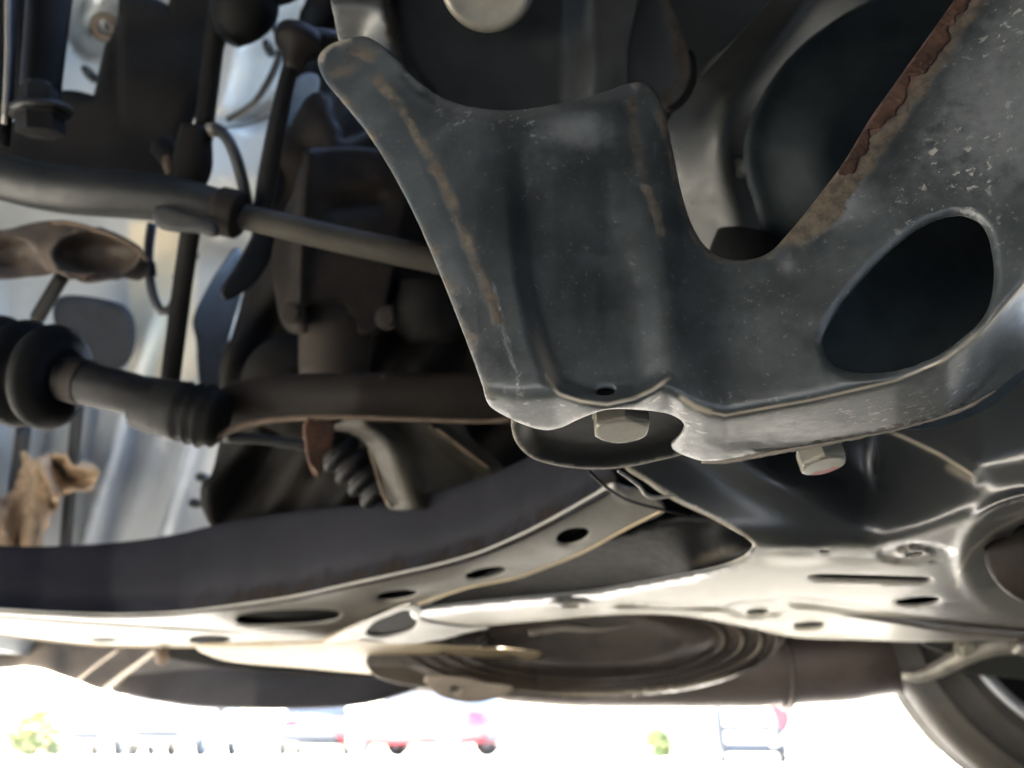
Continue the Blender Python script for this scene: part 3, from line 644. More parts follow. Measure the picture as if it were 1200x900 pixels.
tube('midrib', [(36, 645, 1.37, 1.6), (40, 610, 1.365, 1.6), (44, 575, 1.365, 1.4), (44, 545, 1.37, 1.1)], M['leaf_dry'], lf, 8, .01)

# ------------------------------------------------------------------ stabiliser bar
sb = thing('stabiliser_bar', 'dark grey stabiliser bar with a brown collar crossing in front of the pale wing panel', 'stabiliser bar', W(250, 245, .75))
tube('thick_section', [(-300, 150, .74, 27), (-60, 192, .74, 27), (0, 207, .74, 27), (50, 219, .74, 27), (100, 225, .74, 27.5), (160, 229, .745, 27.5), (215, 236, .75, 26), (262, 247, .755, 24)], M['bar_grey'], sb, 28, .008)
tube('thin_section', [(255, 247, .757, 15), (290, 255, .76, 15), (400, 281, .77, 15.5), (540, 311, .78, 16)], M['bar_tan'], sb, 24, .008)
tube('collar', [(255, 246, .75, 26.5), (258, 247, .75, 28.5), (279, 252, .752, 28.5), (282, 253, .752, 26.5)], M['brown_iron'], sb, 24, .003)
sheet('clamp_strap', [(184, 243), (215, 250), (248, 262), (252, 274), (235, 270), (205, 268), (184, 262)], lambda px, py: .72+0*px, M['bar_grey'], sb, t=.006, step=5)
# ------------------------------------------------------------------ knuckle bracket + strut tubes
kb = thing('steering_knuckle', 'black angular steering knuckle above the stabiliser bar', 'steering knuckle', W(150, 120, .85))
def kb_depth(px, py):
    return .88 + .0001*(px-165) + .004*np.sin(py*.05) + .0002*np.maximum(150-py, 0)*(px < 140)
sheet('body', [(140, 10), (150, 6), (175, 8), (200, 18), (212, -5), (262, -20), (250, 30), (226, 90), (207, 140), (200, 165), (206, 205), (195, 225), (100, 230), (0, 215), (-60, 200), (-60, 150), (10, 152), (70, 114), (112, 119), (124, 80)], kb_depth, M['black_mass'], kb, t=.03, step=7)
tube('boss', [(190, 172, .82, 14), (205, 190, .81, 15), (212, 215, .81, 13)], M['black_mass'], kb, 18, .006)
lathe('pin', W(196, 183, .80), W(199, 203, .80), [(0, 0), (0, .004), (.5, .006), (1, .004), (1, 0)], M['rusty_edge'], kb, 16)
st = thing('suspension_strut', 'dark ribbed suspension strut tubes ending in a castle nut', 'suspension strut', W(45, 120, .7))
tube('strut_tube', [(66, -60, .74, 23), (58, 0, .74, 23), (52, 60, .74, 22), (47, 110, .74, 21)], M['dark_iron'], st, 24, .01)
tube('strut_tube', [(4, -60, .70, 13), (5, 20, .70, 13), (4, 90, .70, 12), (-2, 170, .70, 12)], M['dark_iron'], st, 20, .01)
tube('strut_highlight', [(8, -60, .68, 3.2), (9, 60, .68, 3.2), (5, 145, .68, 3.2)], M['bare_steel'], st, 10, .01)  # pale strip added along the strut tube as its highlight
tube('strut_tube', [(24, -60, .76, 8), (25, 60, .76, 8), (24, 130, .76, 8)], M['dark_iron'], st, 16, .01)
A, B = W(45, 96, .70), W(48, 160, .70)
lathe('nut', A, B, [(0, 0), (0, .010), (.10, .012), (.12, .016), (.45, .018), (.46, .024), (.62, .024), (.64, .020), (.95, .020), (1, 0)], M['dark_iron'], st, 6, False)
lathe('washer', W(47, 128, .70), W(48, 134, .70), [(0, 0), (0, .026), (1, .026), (1, 0)], M['bar_grey'], st, 28)
# ------------------------------------------------------------------ rods and hoses
rd_ = thing('shock_rod', 'long straight black rod with a round boot on top and the drive shaft below', 'rod', W(230, 230, .82))
tube('rod', [(262, -40, .80, 11), (250, 60, .81, 11), (238, 160, .82, 11), (226, 250, .83, 11), (213, 340, .84, 11), (199, 450, .85, 11)], M['black_mass'], rd_, 18, .012)
lathe('boot', W(320, -75, .80), W(268, 48, .80), bellows(2, .050, .012, .062, .022), M['black_rubber'], rd_, 30)
tube('stub', [(230, 150, .80, 17), (226, 190, .80, 22), (222, 215, .80, 18)], M['black_mass'], rd_, 18, .006)
lk = thing('drop_link', 'slim drop link with a round brown ball joint on top of the stabiliser bar', 'drop link', W(325, 160, .78))
tube('link_rod', [(343, 68, .78, 9), (335, 100, .78, 9.5), (324, 150, .78, 10.5), (314, 205, .78, 11), (306, 255, .78, 11)], M['dark_iron'], lk, 18, .008)
lathe('ball_joint', W(352, 36, .79), W(342, 84, .78), [(0, 0), (0, .016), (.08, .0225), (.3, .0235), (.42, .022), (.55, .014), (.8, .011), (1, .009), (1, 0)], M['brown_iron'], lk, 30)
tube('stud', [(352, 44, .79, 12), (378, 48, .80, 14), (400, 52, .82, 14)], M['brown_iron'], lk, 16, .006)
bh = thing('brake_hose', 'short bent black brake hose between the rod and the drop link', 'hose', W(275, 190, .79))
tube('hose', [(246, 152, .80, 6.5), (256, 152, .79, 7), (268, 165, .785, 7), (279, 192, .785, 7), (287, 225, .79, 7), (290, 245, .80, 7)], M['hose'], bh, 14, .006)
tube('ferrule', [(246, 152, .80, 8), (254, 152, .792, 8.5)], M['bare_steel'], bh, 14, .004)
hl = thing('sensor_cable', 'thin black cable hanging in a loop below the stabiliser bar', 'cable', W(185, 340, .95))
tube('cable', [(178, 262, .95, 5.5), (174, 300, .95, 5.5), (178, 340, .95, 5.5), (188, 364, .95, 5.5), (200, 362, .95, 5.5), (208, 345, .95, 5)], M['hose'], hl, 12, .008)
tube('clip', [(174, 308, .948, 7.5), (176, 324, .948, 7.5)], M['black_mass'], hl, 12, .006)
# ------------------------------------------------------------------ brown dished shield
sh = thing('ball_joint_shield', 'rusty brown dished shield under the stabiliser bar', 'heat shield', W(90, 295, .86))
def sh_depth(px, py):
    q = np.hypot((px-112)/48, (py-298)/26); q2 = np.hypot((px-8)/40, (py-300)/24)
    return .86 + .014*sstep(1.05, .3, q) + .014*sstep(1, .3, q2) + .0004*(px-90) - .016*np.exp(-((q-1.1)/.14)**2)
sheet('dish', [(-60, 270), (0, 271), (25, 267), (48, 261), (80, 260), (108, 267), (138, 278), (161, 291), (173, 304), (174, 316), (162, 327), (130, 324), (100, 328), (70, 320), (40, 322), (0, 324), (-60, 326)], sh_depth, M['shield_brown'], sh, t=.004, step=4.5)
tube('rim', [(-10, 321, .85, 3), (40, 319, .85, 3), (70, 317, .85, 3.4), (96, 324, .85, 3.4), (112, 320, .86, 2.5)], M['rusty_edge'], sh, 10, .006)
tube('rim', [(20, 268, .85, 2), (48, 262, .85, 2.5), (80, 261, .85, 2.8), (108, 268, .85, 2.6), (138, 279, .855, 2.6), (162, 293, .86, 2.6), (173, 306, .865, 2.4)], M['rusty_edge'], sh, 10, .006)
tube('pin', [(74, 322, .90, 8), (60, 345, .92, 8), (44, 372, .95, 8)], M['black_mass'], sh, 14, .008)
# ------------------------------------------------------------------ drive shaft
ds = thing('drive_shaft', 'drive shaft with a large pleated black rubber boot and a smaller ribbed joint', 'drive shaft', W(100, 445, .75))
lathe('outer_boot', W(-110, 420, .80), W(78, 444, .765), bellows(6, .036, .030, .060, .053), M['black_rubber'], ds, 48)
tube('outer_shaft', [(-320, 390, .84, 30), (-100, 422, .80, 30)], M['dark_iron'], ds, 26, .02)
tube('shaft', [(70, 443, .765, 26), (100, 449, .76, 26), (140, 458, .76, 25), (185, 470, .765, 24)], M['dark_iron'], ds, 26, .006)
tube('clamp_band', [(86, 445, .762, 27.5), (102, 449, .76, 27.5)], M['brown_iron'], ds, 26, .004)
lathe('inner_boot', W(158, 470, .77), W(262, 492, .77), [(0, 0), (0, .020), (.06, .027), (.5, .030), (.56, .031), (.62, .027), (.68, .032), (.74, .027), (.8, .033), (.86, .028), (.93, .030), (1, .022), (1, 0)], M['black_rubber'], ds, 36)
# ------------------------------------------------------------------ transverse link with rusty lower lip
tl = thing('lower_link', 'brown flat lower link with a rust coloured bottom lip running behind the control arm', 'suspension link', W(420, 470, .78))
LNK = [(238, 508), (248, 478), (262, 458), (292, 446), (330, 441), (430, 439), (560, 440), (620, 446), (620, 492), (567, 494), (500, 491), (400, 488), (333, 490), (293, 496), (262, 507), (240, 520)]
sheet('link_plate', LNK, lambda px, py: .775 + .00012*np.abs(px-420) + .02*((py-465)/25.)**2*.4, M['brown_iron'], tl, t=.012, step=6)
tube('bottom_lip', [(234, 521, .765, 3.5), (262, 508, .765, 4), (293, 497, .765, 4), (333, 491, .765, 3.6), (400, 489, .765, 3.2), (500, 492, .765, 2.8), (567, 494, .765, 2.8), (600, 491, .765, 2.6)], M['rusty_edge'], tl, 10, .008)
sheet('hanging_tab', [(361, 494), (389, 496), (387, 522), (377, 538), (378, 552), (373, 557), (366, 546), (361, 522)], lambda px, py: .765+.0006*(px-372), M['rust_tab'], tl, t=.005, step=4)
tube('tab_edge', [(363, 497, .763, 2), (362, 520, .763, 2), (366, 545, .763, 2), (374, 556, .763, 2)], M['rusty_edge'], tl, 8, .005)
tube('cross_pin', [(262, 512, .82, 7), (310, 515, .83, 6), (362, 523, .84, 6)], M['bar_grey'], tl, 14, .008)
# ------------------------------------------------------------------ pale flared bracket and pleated bush
fb = thing('flared_bracket', 'pale grey flared steel bracket hanging below the brown lower link', 'bracket', W(490, 540, .85))
def fb_depth(px, py):
    e = np.interp(py, [498, 515, 530, 557, 595], [400, 424, 434, 443, 458])
    return .88 - .035*np.exp(-((px-e-28)/26)**2) + .02*sstep(510, 560, px)+.00012*(py-540) - .015*np.exp(-(pdist(px, py, [(505, 500), (545, 530), (575, 550)])/8)**2)
sheet('bracket_plate', [(388, 503), (398, 497), (430, 484), (530, 484), (552, 515), (588, 548), (570, 570), (513, 592), (458, 596), (449, 580), (443, 557), (435, 531), (424, 515), (408, 507)], fb_depth, M['bar_tan'], fb, t=.004, step=4.5)
tube('rust_edge', [(433, 527, .868, 1.5), (442, 555, .868, 2), (449, 578, .868, 2.4), (460, 594, .868, 2.4)], M['rusty_edge'], fb, 8, .005)
tube('rust_edge', [(512, 502, .862, 2.5), (540, 524, .864, 2.5), (572, 548, .868, 2)], M['rusty_edge'], fb, 8, .005)
pl = thing('pleated_bush', 'small dark pleated rubber bush between the rusty tab and the flared bracket', 'rubber bush', W(410, 545, .9))
lathe('pleats', W(378, 512, .90), W(450, 582, .90), bellows(5, .018, .018, .027, .026), M['dark_iron'], pl, 30)
lathe('core', W(372, 506, .90), W(380, 514, .90), [(0, 0), (0, .014), (1, .014), (1, 0)], M['black_mass'], pl, 20)
# ------------------------------------------------------------------ engine mount and dark gearbox mass behind
em = thing('engine_mount', 'grimy brown engine mount with a hanging round stub under the thin stabiliser bar', 'engine mount', W(390, 330, .95))
def em_depth(px, py):
    return .95 + .0006*np.abs(px-390) + .05*sstep(430, 480, px) - .014*np.exp(-(pdist(px, py, [(324, 250), (332, 366), (352, 380)])/9)**2) + .008*np.sin(px*.09)*np.sin(py*.08)
sheet('mount_casting', [(316, 280), (326, 200), (345, 140), (372, 110), (400, 165), (470, 160), (530, 200), (540, 330), (470, 340), (446, 372), (440, 388), (425, 388), (424, 362), (360, 355), (352, 387), (330, 377)], em_depth, M['brown_iron'], em, t=.02, step=6)
sheet('front_plate', [(364, 182), (440, 178), (472, 200), (464, 290), (452, 345), (446, 378), (428, 389), (414, 374), (406, 353), (374, 350), (356, 360), (351, 385), (333, 377), (320, 300), (342, 230)],
      lambda px, py: .915 + .0005*np.abs(px-372) - .03*np.exp(-((px-np.interp(py, [180, 300, 380], [362, 352, 350]))/9)**2) + .012*np.exp(-(pdist(px, py, [(395, 240), (440, 235)])/14)**2), M['mount_iron'], em, t=.012, step=5)
hexbolt('bolt', W(452, 372, .89), (0, -1, -.5), .011, .008, M['mount_iron'], em); hexbolt('bolt', W(340, 366, .88), (0, -1, -.5), .010, .008, M['mount_iron'], em)
lathe('stub', W(392, 335, .97), W(392, 450, .97), [(0, 0), (0, .040), (.3, .044), (.36, .047), (.44, .047), (.5, .044), (.8, .044), (1, .042), (1, 0)], M['mount_iron'], em, 36)
lathe('side_stub', W(500, 330, 1.0), W(505, 400, 1.0), [(0, 0), (0, .04), (.5, .048), (.8, .044), (1, .03), (1, 0)], M['black_mass'], em, 30)
sheet('stay', [(345, 96), (374, 92), (354, 180), (332, 262), (302, 325), (268, 350), (262, 340), (276, 318), (302, 268), (324, 198)], lambda px, py: .98+.0008*(px-320), M['bar_grey'], em, t=.006, step=6)
gm = thing('gearbox', 'black grimy gearbox casing filling the space behind the engine mount', 'gearbox', W(430, 400, 1.1))
def gm_depth(px, py): return 1.12 + .03*np.sin(px*.035)*np.sin(py*.03) + .02*np.sin(px*.08+py*.05)
sheet('casing', [(352, 120), (392, -20), (620, -60), (760, 80), (760, 560), (600, 600), (420, 625), (262, 625), (264, 470), (290, 330)], gm_depth, M['black_mass'], gm, t=.02, step=9)
lathe('cover', W(345, 450, 1.09), W(345, 450, 1.05), [(0, .07), (.6, .07), (.8, .062), (1, .05), (1, 0)], M['black_mass'], gm, 36)
lathe('plug', W(340, 445, 1.05), W(339, 446, 1.03), [(0, .012), (1, .011), (1, 0)], M['brown_iron'], gm, 6, False)

# ------------------------------------------------------------------ tan plate, undertray, fairing, exhaust
tp = thing('heat_plate', 'long cream coloured heat plate under the perforated beam', 'heat shield', W(430, 770, 1.22))
def tp_depth(px, py):
    return (HB+.004)/(SP+V_(py)*CP) + .03*np.exp(-(pdist(px, py, [(520, 765), (580, 762), (600, 768)])/4)**2) - .03*np.exp(-(pdist(px, py, [(253, 771), (350, 781), (497, 789), (563, 790), (630, 770)])/3)**2)
sheet('plate', [(232, 758), (253, 771), (287, 777), (350, 782), (430, 789), (497, 791), (563, 792), (600, 783), (627, 774), (635, 767), (600, 762), (560, 760), (517, 757), (463, 749), (435, 742), (405, 742), (380, 752), (300, 755)], tp_depth, M['cream_steel'], tp, t=.003, step=3.5)
RF = [(383, 753), (408, 739), (440, 725), (482, 709), (493, 717), (494, 727), (545, 735), (575, 735), (545, 742), (515, 750), (465, 754), (430, 748), (402, 750)]
RH = [(427, 743), (437, 730), (455, 722), (477, 715), (490, 727), (484, 739), (460, 746), (440, 747)]
sheet('raised_flange', RF, level(HB-.002), M['galvanised'], tp, [RH], .003, 3.2, {'rust': lambda x, y: 0*x})
sheet('recess_shade_sheet', [(418, 746), (432, 724), (478, 708), (498, 726), (492, 744), (460, 752), (436, 752)], level(HB+.002), M['void_black'], tp, t=.001, step=5)  # black sheet standing in for shade inside the flange hole
hexbolt('bolt', W(570, 758, 1.1), (0, -.1, -1), .010, .008, M['brown_iron'], tp)
ut = thing('undertray', 'dark brown ribbed undertray dish with pale curved beads', 'undertray', W(750, 780, 1.15))
def ut_q(px, py): return np.hypot((px-690)/225.0, (py-750)/64.0)
def ut_depth(px, py):
    q = ut_q(px, py)
    d = 1.20 + .05*sstep(1.0, .45, q) - .0012*np.maximum(py-780, 0)
    for q0, w0, a in ((.70, .035, .022), (.80, .03, .020), (.895, .03, .022), (.985, .04, .034)): d = d - a*np.exp(-((q-q0)/w0)**2)*(.25+.75*sstep(640, 790, px))
    return d
def ut_painted_highlight(px, py):  # highlights on the dish beads and rim, put into the colour
    q = ut_q(px, py); k = sstep(560, 700, px)*.6+.25
    return np.maximum.reduce([.9*np.exp(-((q-.99)/.022)**2)*sstep(780, 800, py)*k, .5*np.exp(-((q-.90)/.016)**2)*sstep(735, 760, py)*sstep(700, 850, px), .4*np.exp(-((q-.80)/.016)**2)*sstep(735, 755, py)*sstep(700, 820, px), .25*np.exp(-((q-.70)/.016)**2)])
sheet('dish', [(440, 790), (470, 800), (500, 804), (560, 811), (640, 817), (700, 818), (760, 815), (820, 806), (870, 789), (905, 765), (922, 742), (905, 715), (700, 705), (560, 722), (490, 730), (430, 772)], ut_depth, M['tray_paint'], ut, t=.004, step=1.9, attrs={'painted_highlight': ut_painted_highlight})
tube('fixing_rail', [(620, 742, 1.05, 4), (660, 735, 1.05, 5), (700, 737, 1.05, 4), (740, 731, 1.05, 2)], M['tray_plastic'], ut, 10, .008, wob=.1)
ex = thing('exhaust_silencer', 'smooth brown exhaust silencer hanging behind the undertray', 'exhaust', W(900, 790, 1.35))
lathe('shell', W(560, 798, 1.42), W(1092, 758, 1.36), [(0, 0), (0, .025), (.06, .04), (.2, .056), (.4, .068), (.6, .078), (.8, .080), (.93, .072), (.985, .055), (1, .03), (1, 0)], M['exhaust_brown'], ex, 48)
tube('end_pipe', [(1080, 760, 1.36, 22), (1120, 752, 1.33, 20), (1180, 745, 1.3, 20)], M['exhaust_brown'], ex, 20, .01)
lathe('seam_band', W(908, 774, 1.375), W(914, 773.5, 1.375), [(0, .078), (0, .0835), (1, .0835), (1, .078)], M['exhaust_brown'], ex, 48)
ff = thing('front_fairing', 'smooth black plastic fairing below the cream heat plate', 'fairing', W(300, 800, 1.6))
sheet('fairing_skin', [(130, 806), (158, 784), (182, 764), (230, 768), (300, 778), (400, 786), (470, 792), (500, 800), (470, 812), (430, 822), (380, 827), (290, 828), (230, 826), (180, 819), (150, 813)], lambda px, py: 1.62 - .003*(py-790) + .001*np.abs(px-300)*.3, M['bumper_black'], ff, t=.006, step=5)
sheet('fairing_lip', [(180, 760), (232, 758), (250, 774), (350, 786), (470, 795), (350, 790), (240, 779), (195, 770)], lambda px, py: 1.5+0*px, M['black_mass'], ff, t=.004, step=4)
tube('stay_rod', [(124, 806, 1.5, 3), (150, 786, 1.48, 3), (184, 761, 1.45, 3)], M['shield_tan'], ff, 10, .01)
lathe('knob', W(190, 762, 1.43), W(190, 780, 1.43), [(0, 0), (0, .010), (.4, .013), (.8, .010), (1, 0)], M['rusty_edge'], ff, 12)
sheet('side_skin', [(-60, 742), (0, 746), (60, 752), (110, 757), (186, 759), (160, 780), (126, 806), (90, 796), (58, 785), (30, 780), (0, 782), (-60, 778)], lambda px, py: 1.58+.0003*(px-50)-.002*(py-770)+.01*np.sin(px*.08)*sstep(100, 60, px), M['shield_tan'], ff, t=.005, step=5)
tube('seam', [(90, 798, 1.53, 2), (115, 778, 1.52, 2), (140, 760, 1.51, 2)], M['shield_tan'], ff, 10, .01)
sheet('tow_eye', [(500, 795), (545, 797), (570, 803), (600, 808), (560, 822), (520, 816), (505, 806)], lambda px, py: 1.15+0*px, M['shield_tan'], ff, [ell(533, 809, 9, 6)], .008, 4)

# ------------------------------------------------------------------ car body above everything, far bumper, added light blockers
cb = thing('car_body', 'dark underbody floor and far bumper of the car closing off the space above the suspension', 'car body', (0.2, 1.0, .6))
def slab(name, pts, z0, z1, m, parent):
    n = len(pts); V = [(x, y, z0) for x, y in pts]+[(x, y, z1) for x, y in pts]
    F = [list(range(n))[::-1], [n+i for i in range(n)]]+[[i, (i+1) % n, n+(i+1) % n, n+i] for i in range(n)]
    return link(name, V, F, m, parent, smooth=False)
slab('floor_pan', [(-.10, -.22), (1.9, -.22), (1.9, 1.5), (-.10, 1.5)], .80, .90, M['black_mass'], cb)
slab('right_light_blocker', [(1.9, -.3), (2.0, -.3), (2.0, 1.5), (1.9, 1.5)], .18, .95, M['bumper_black'], cb)  # unseen slab added to stop low light from the right
slab('upper_left_light_blocker', [(-1.0, -.22), (-.10, -.22), (-.10, 1.75), (-1.0, 1.75)], 1.5, 1.55, M['black_mass'], cb)  # unseen lid added to cut sun while light enters below
slab('left_light_blocker', [(-1.05, -.22), (-1.0, -.22), (-1.0, 1.75), (-1.05, 1.75)], .28, 1.5, M['body_silver'], cb)  # unseen slab added to keep direct sun off the arm
slab('rear_light_blocker', [(-1.0, -.30), (1.9, -.30), (1.9, -.225), (-1.0, -.225)], .16, 1.5, M['bumper_black'], cb)  # unseen slab added behind the camera to block sky light
bot = slut([(-200, 772), (0, 776), (60, 780), (130, 800), (190, 815), (280, 820), (400, 818), (480, 806), (560, 812), (700, 818), (850, 818), (950, 812), (1040, 788), (1400, 770)], 8)
sheet('far_bumper', [(-220, 600)]+[(x, float(bot(x))) for x in range(-200, 1420, 60)]+[(1420, 600), (1400, 330), (900, 250), (640, 250), (420, 330), (300, 560)], lambda px, py: 1.66+0*px, M['bumper_black'], cb, t=.02, step=16)

# ------------------------------------------------------------------ far wheel and arm
wh = bpy.data.objects.new('wheel', None); COL.objects.link(wh)
WC = W(1256, 726, 1.32); AX = np.array([-.25, -1.0, 0.0]); AX /= np.linalg.norm(AX); R = .315
wh.parent = cb; wh.location = WC-np.array(cb['_w']); wh['_w'] = tuple(WC); wh['label'] = 'dusty tyre on a silver alloy rim'
P0, P1 = WC+AX*.10, WC-AX*.10
lathe('tyre', P1, P0, [(0, .205), (-.02, .22), (-.03, .26), (.03, .295), (.10, R-.004), (.2, R), (.3, R), (.31, R-.006), (.34, R-.006), (.35, R), (.49, R), (.5, R-.006), (.53, R-.006), (.54, R), (.8, R), (.9, R-.004), (.97, .298), (1.02, .283), (1.05, .281), (1.05, .277), (1.02, .275), (1.03, .262), (1.02, .258), (1.03, .25), (1.03, .240), (1.055, .238), (1.055, .232), (1.03, .230), (1.02, .225), (.99, .215), (.97, .205)], M['tyre'], wh, 72)
lathe('rim', P1, P0, [(.0, .21), (.0, .19), (.5, .175), (.9, .19), (.97, .200), (1.0, .208), (1.0, .214), (.97, .216)], M['alloy'], wh, 64)
for k in range(5):
    a = k*2*math.pi/5+.5; u = np.cross(AX, [0, 0, 1.0]); u /= np.linalg.norm(u); v = np.cross(AX, u); dr_ = math.cos(a)*u+math.sin(a)*v
    wtube('spoke', [WC-AX*.05+dr_*.03, WC-AX*.055+dr_*.11, WC-AX*.05+dr_*.185], .022, M['alloy'], wh, 10, .02)
lathe('brake_disc', WC+AX*.0, WC+AX*.02, [(0, 0), (0, .188), (1, .188), (1, 0)], M['dark_iron'], wh, 48)
lathe('hub', WC-AX*.05, WC+AX*.06, [(0, 0), (0, .05), (1, .045), (1, 0)], M['dark_iron'], wh, 30)
fa = thing('trailing_arm', 'pale silver trailing arm with a bolt above the dusty tyre', 'suspension arm', W(1120, 775, 1.15))
tube('arm_tube', [(1058, 790, 1.16, 5), (1075, 792, 1.15, 7), (1100, 784, 1.14, 9), (1130, 768, 1.12, 11), (1165, 755, 1.10, 13), (1240, 748, 1.08, 16)], M['bare_steel'], fa, 18, .008)
sheet('arm_web', [(1085, 752), (1250, 752), (1250, 792), (1190, 794), (1150, 790), (1122, 786), (1130, 772)], lambda px, py: 1.14+.0008*(py-770), M['olive_casting'], fa, t=.01, step=6)
hexbolt('bolt', W(1136, 762, 1.08), (0, -1, -.6), .011, .01, M['bolt_steel'], fa)
tube('bush_ring', [(1190, 757, 1.06, 9), (1202, 760, 1.06, 9)], M['bare_steel'], fa, 16, .005)

# ------------------------------------------------------------------ parked cars outside
def car(name, label, x, y, rz, paint, group, kind='hatch'):
    r = thing(name, label, 'car', (x, y, 0), group)
    ca_, sa_ = math.cos(rz), math.sin(rz)
    def T(p): p = np.asarray(p, float).reshape(-1, 3); return np.stack([x+p[:, 0]*ca_-p[:, 1]*sa_, y+p[:, 0]*sa_+p[:, 1]*ca_, p[:, 2]], 1)
    # stations along the length: (X, z_low, z_high, half width, roof inset)
    S = [(-2.1, .42, .70, .66), (-2.02, .30, .86, .78), (-1.6, .26, .95, .84), (-.9, .25, 1.0, .86), (0, .25, 1.0, .87), (.9, .25, .98, .86), (1.5, .26, .88, .84), (1.95, .30, .76, .78), (2.1, .40, .66, .66)]
    V = []; F = []
    for X, zl, zh, hw in S:
        zm = (zl+zh)/2; V += [(X, -hw*.86, zl), (X, -hw, zl+.12), (X, -hw, zm), (X, -hw*.95, zh), (X, 0, zh+.03), (X, hw*.95, zh), (X, hw, zm), (X, hw, zl+.12), (X, hw*.86, zl)]
    n = 9
    for i in range(len(S)-1):
        for j in range(n): F.append([i*n+j, i*n+(j+1) % n, (i+1)*n+(j+1) % n, (i+1)*n+j])
    F.append(list(range(n))[::-1]); F.append([(len(S)-1)*n+j for j in range(n)])
    link('body', T(V), F, M[paint], r)
    G = [(-1.75, -.9*.0, .97), ]
    pr = [(-1.85, .93), (-1.45, 1.38), (-.5, 1.46), (.3, 1.42), (1.05, .97)]
    def cab(w0, w1, pr_):
        V = [];
        for X, Z in pr_: k_ = w0 if Z < 1.0 else w1; V += [(X, -k_, Z), (X, k_, Z)]
        V += [(pr_[-1][0], -w0, .9), (pr_[-1][0], w0, .9), (pr_[0][0], -w0, .9), (pr_[0][0], w0, .9)]
        m_ = len(pr_)+2
        F = [[2*i, 2*i+1, 2*((i+1) % m_)+1, 2*((i+1) % m_)] for i in range(m_)]
        F += [[2*i for i in range(m_)][::-1], [2*i+1 for i in range(m_)]]
        return T(V), F
    v, f = cab(.80, .62, pr); link('glasshouse', v, f, M['car_glass'], r, smooth=False)
    v, f = cab(.64, .60, [(-1.40, 1.40), (-.5, 1.49), (.25, 1.45)]); link('roof', T([]) if 0 else v*1.0, f, M[paint], r, smooth=False)
    for X in (-1.3, 1.3):
        for Y in (-.78, .78):
            a, b = T([(X, Y-.1, .31), (X, Y+.1, .31)])
            wo = lathe('wheel', a, b, [(0, .19), (0, .27), (.1, .31), (.9, .31), (1, .27), (1, .19)], M['car_tyre'], r, 28)
            lathe('rim', a, b, [(.02, 0), (.06, .05), (.04, .19), (.96, .19), (.94, .05), (.98, 0)], M['alloy'], wo, 20)
    for Y in (-.55, .55):
        v, f = boxvf((2.03, Y, .66), (.12, .36, .13)); link('headlight', T(v), f, M['lamp_clear'], r, smooth=False)
        v, f = boxvf((-2.04, Y, .74), (.12, .34, .20)); link('tail_light', T(v), f, M['lamp_red'], r, smooth=False)
        v, f = boxvf((.85, Y*1.75, 1.0), (.16, .2, .14)); link('mirror', T(v), f, M['car_trim'], r, smooth=False)
    v, f = boxvf((2.08, 0, .47), (.08, 1.0, .16)); link('grille', T(v), f, M['car_trim'], r, smooth=False)
    v, f = boxvf((-2.06, 0, .40), (.1, 1.3, .14)); link('bumper', T(v), f, M['car_trim'], r, smooth=False)
    return r
GR = 'cars parked across the lot'
def gx(px, y): return (px-600)/FPX*y*CP*1.0
Yc = 21.0
car('parked_car', 'white parked car facing the camera under the black fairing', gx(273, Yc)*1.17, Yc, -math.pi/2+.05, 'car_white', GR)
car('parked_car', 'white parked car beside the flowering shrub', gx(155, Yc)*1.17, Yc+2, -math.pi/2+.1, 'car_white', GR)
car('parked_car', 'red and pale parked car with a round white wheel between the other parked cars', gx(515, Yc)*1.17, Yc-1, math.pi-.5, 'car_red', GR)
car('parked_car', 'silver parked car next to the red car', gx(395, Yc)*1.17, Yc+1.5, math.pi/2+.1, 'car_silver', GR)
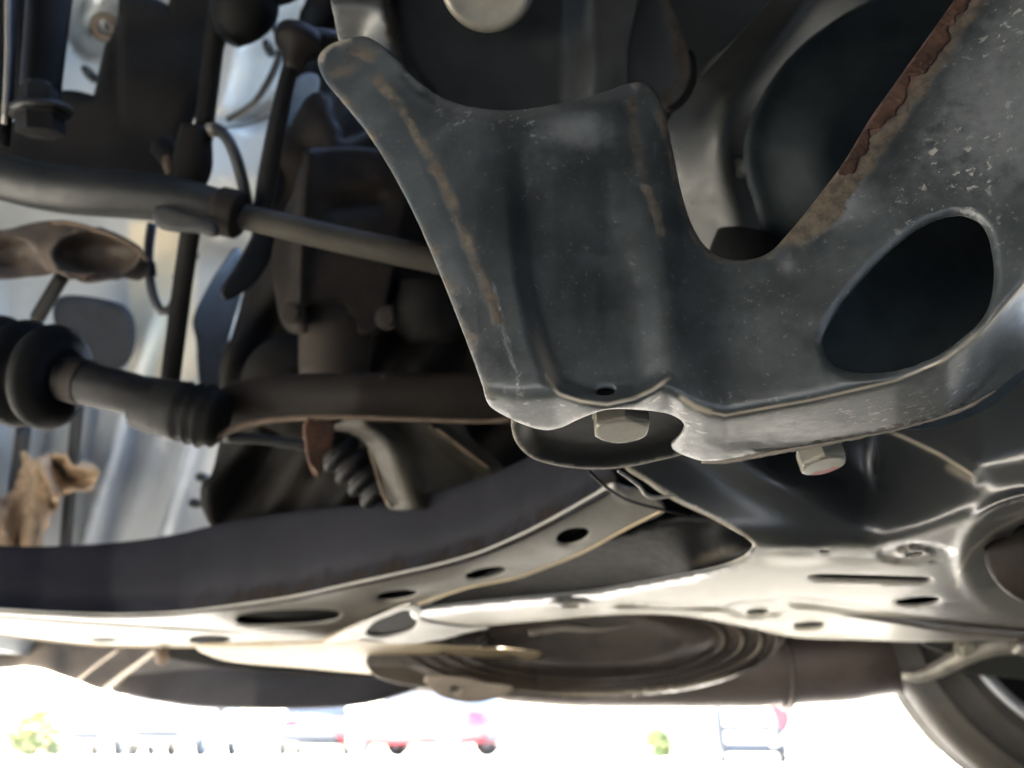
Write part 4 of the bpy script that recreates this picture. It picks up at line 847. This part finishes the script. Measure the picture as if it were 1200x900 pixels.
# hand cart with a red panel
cx_, cy_ = gx(842, 8.0)*1.17, 8.0
hc = thing('hand_cart', 'blue grey tubular hand cart with a red slanted panel on the bright lot', 'hand cart', (cx_, cy_, 0))
for dx in (-.30, .26):
    wtube('post', [(cx_+dx, cy_, .10), (cx_+dx*1.02, cy_, .35), (cx_+dx*.9, cy_+.1, .75)], .05, M['cart_blue'], hc, 12, .05)
    wtube('wheel', [(cx_+dx-.03, cy_, .07), (cx_+dx+.03, cy_, .07)], .07, M['tyre'], hc, 18, .02, False)
wtube('cross_bar', [(cx_-.30, cy_, .13), (cx_+.26, cy_, .13)], .045, M['cart_blue'], hc, 12, .05)
wtube('cross_bar', [(cx_-.28, cy_, .30), (cx_+.2, cy_, .30)], .03, M['cart_blue'], hc, 12, .05)
link('panel', [(cx_+.08, cy_-.05, .72), (cx_+.36, cy_-.05, .72), (cx_+.38, cy_-.05, .22), (cx_+.28, cy_-.05, .30), (cx_+.08, cy_, .72), (cx_+.36, cy_, .72), (cx_+.38, cy_, .22), (cx_+.28, cy_, .30)],
     [[0, 1, 2, 3], [7, 6, 5, 4], [0, 4, 5, 1], [1, 5, 6, 2], [2, 6, 7, 3], [3, 7, 4, 0]], M['cart_red'], hc, smooth=False)
wtube('handle', [(cx_+.42, cy_-.04, .55), (cx_+.38, cy_-.06, .34), (cx_+.26, cy_-.06, .2), (cx_+.16, cy_-.05, .15)], .025, M['alloy'], hc, 12, .03)

# shrubs
def shrub(name, label, x, y, r, h, flowers=()):
    t = thing(name, label, 'shrub', (x, y, 0))
    V, F = [], []
    def leaves(n, sz, zlo, m, nm):
        V, F = [], []
        for k in range(n):
            a = random.uniform(0, 6.283); q = r*math.sqrt(random.random())*(.6+.4*random.random()); z = random.uniform(zlo, h)*(1-.25*(q/r)**2)
            c_ = np.array([x+q*math.cos(a), y+q*math.sin(a), z]); u_ = RNG.normal(size=3); u_ /= np.linalg.norm(u_); v_ = np.cross(u_, RNG.normal(size=3)); v_ /= np.linalg.norm(v_)
            s = sz*random.uniform(.6, 1.3); i = len(V); V += [c_-u_*s, c_+v_*s*.45, c_+u_*s, c_-v_*s*.45]; F.append([i, i+1, i+2, i+3])
        return link(nm, V, F, m, t, smooth=False)
    for k in range(5):
        a = k*1.257; wtube('stem', [(x+.05*math.cos(a), y+.05*math.sin(a), 0), (x+r*.3*math.cos(a), y+r*.3*math.sin(a), h*.4), (x+r*.6*math.cos(a), y+r*.6*math.sin(a), h*.85)], .02, M['bark'], t, 6, .2)
    leaves(900, .07, .05, M['leaf_mat'], 'foliage')
    for m in flowers: leaves(26, .07, h*.3, M[m], 'blossom')
    return t
shrub('flowering_shrub', 'bright shrub with red and yellow blossom at the far kerb', gx(118, 16)*1.17, 16, .65, .95, ('flower_red', 'flower_yellow'))
shrub('small_bush', 'small lime green bush standing alone on the bright lot', gx(747, 14)*1.17, 14, .22, .45)

for o in bpy.data.objects:
    if '_w' in o: del o['_w']
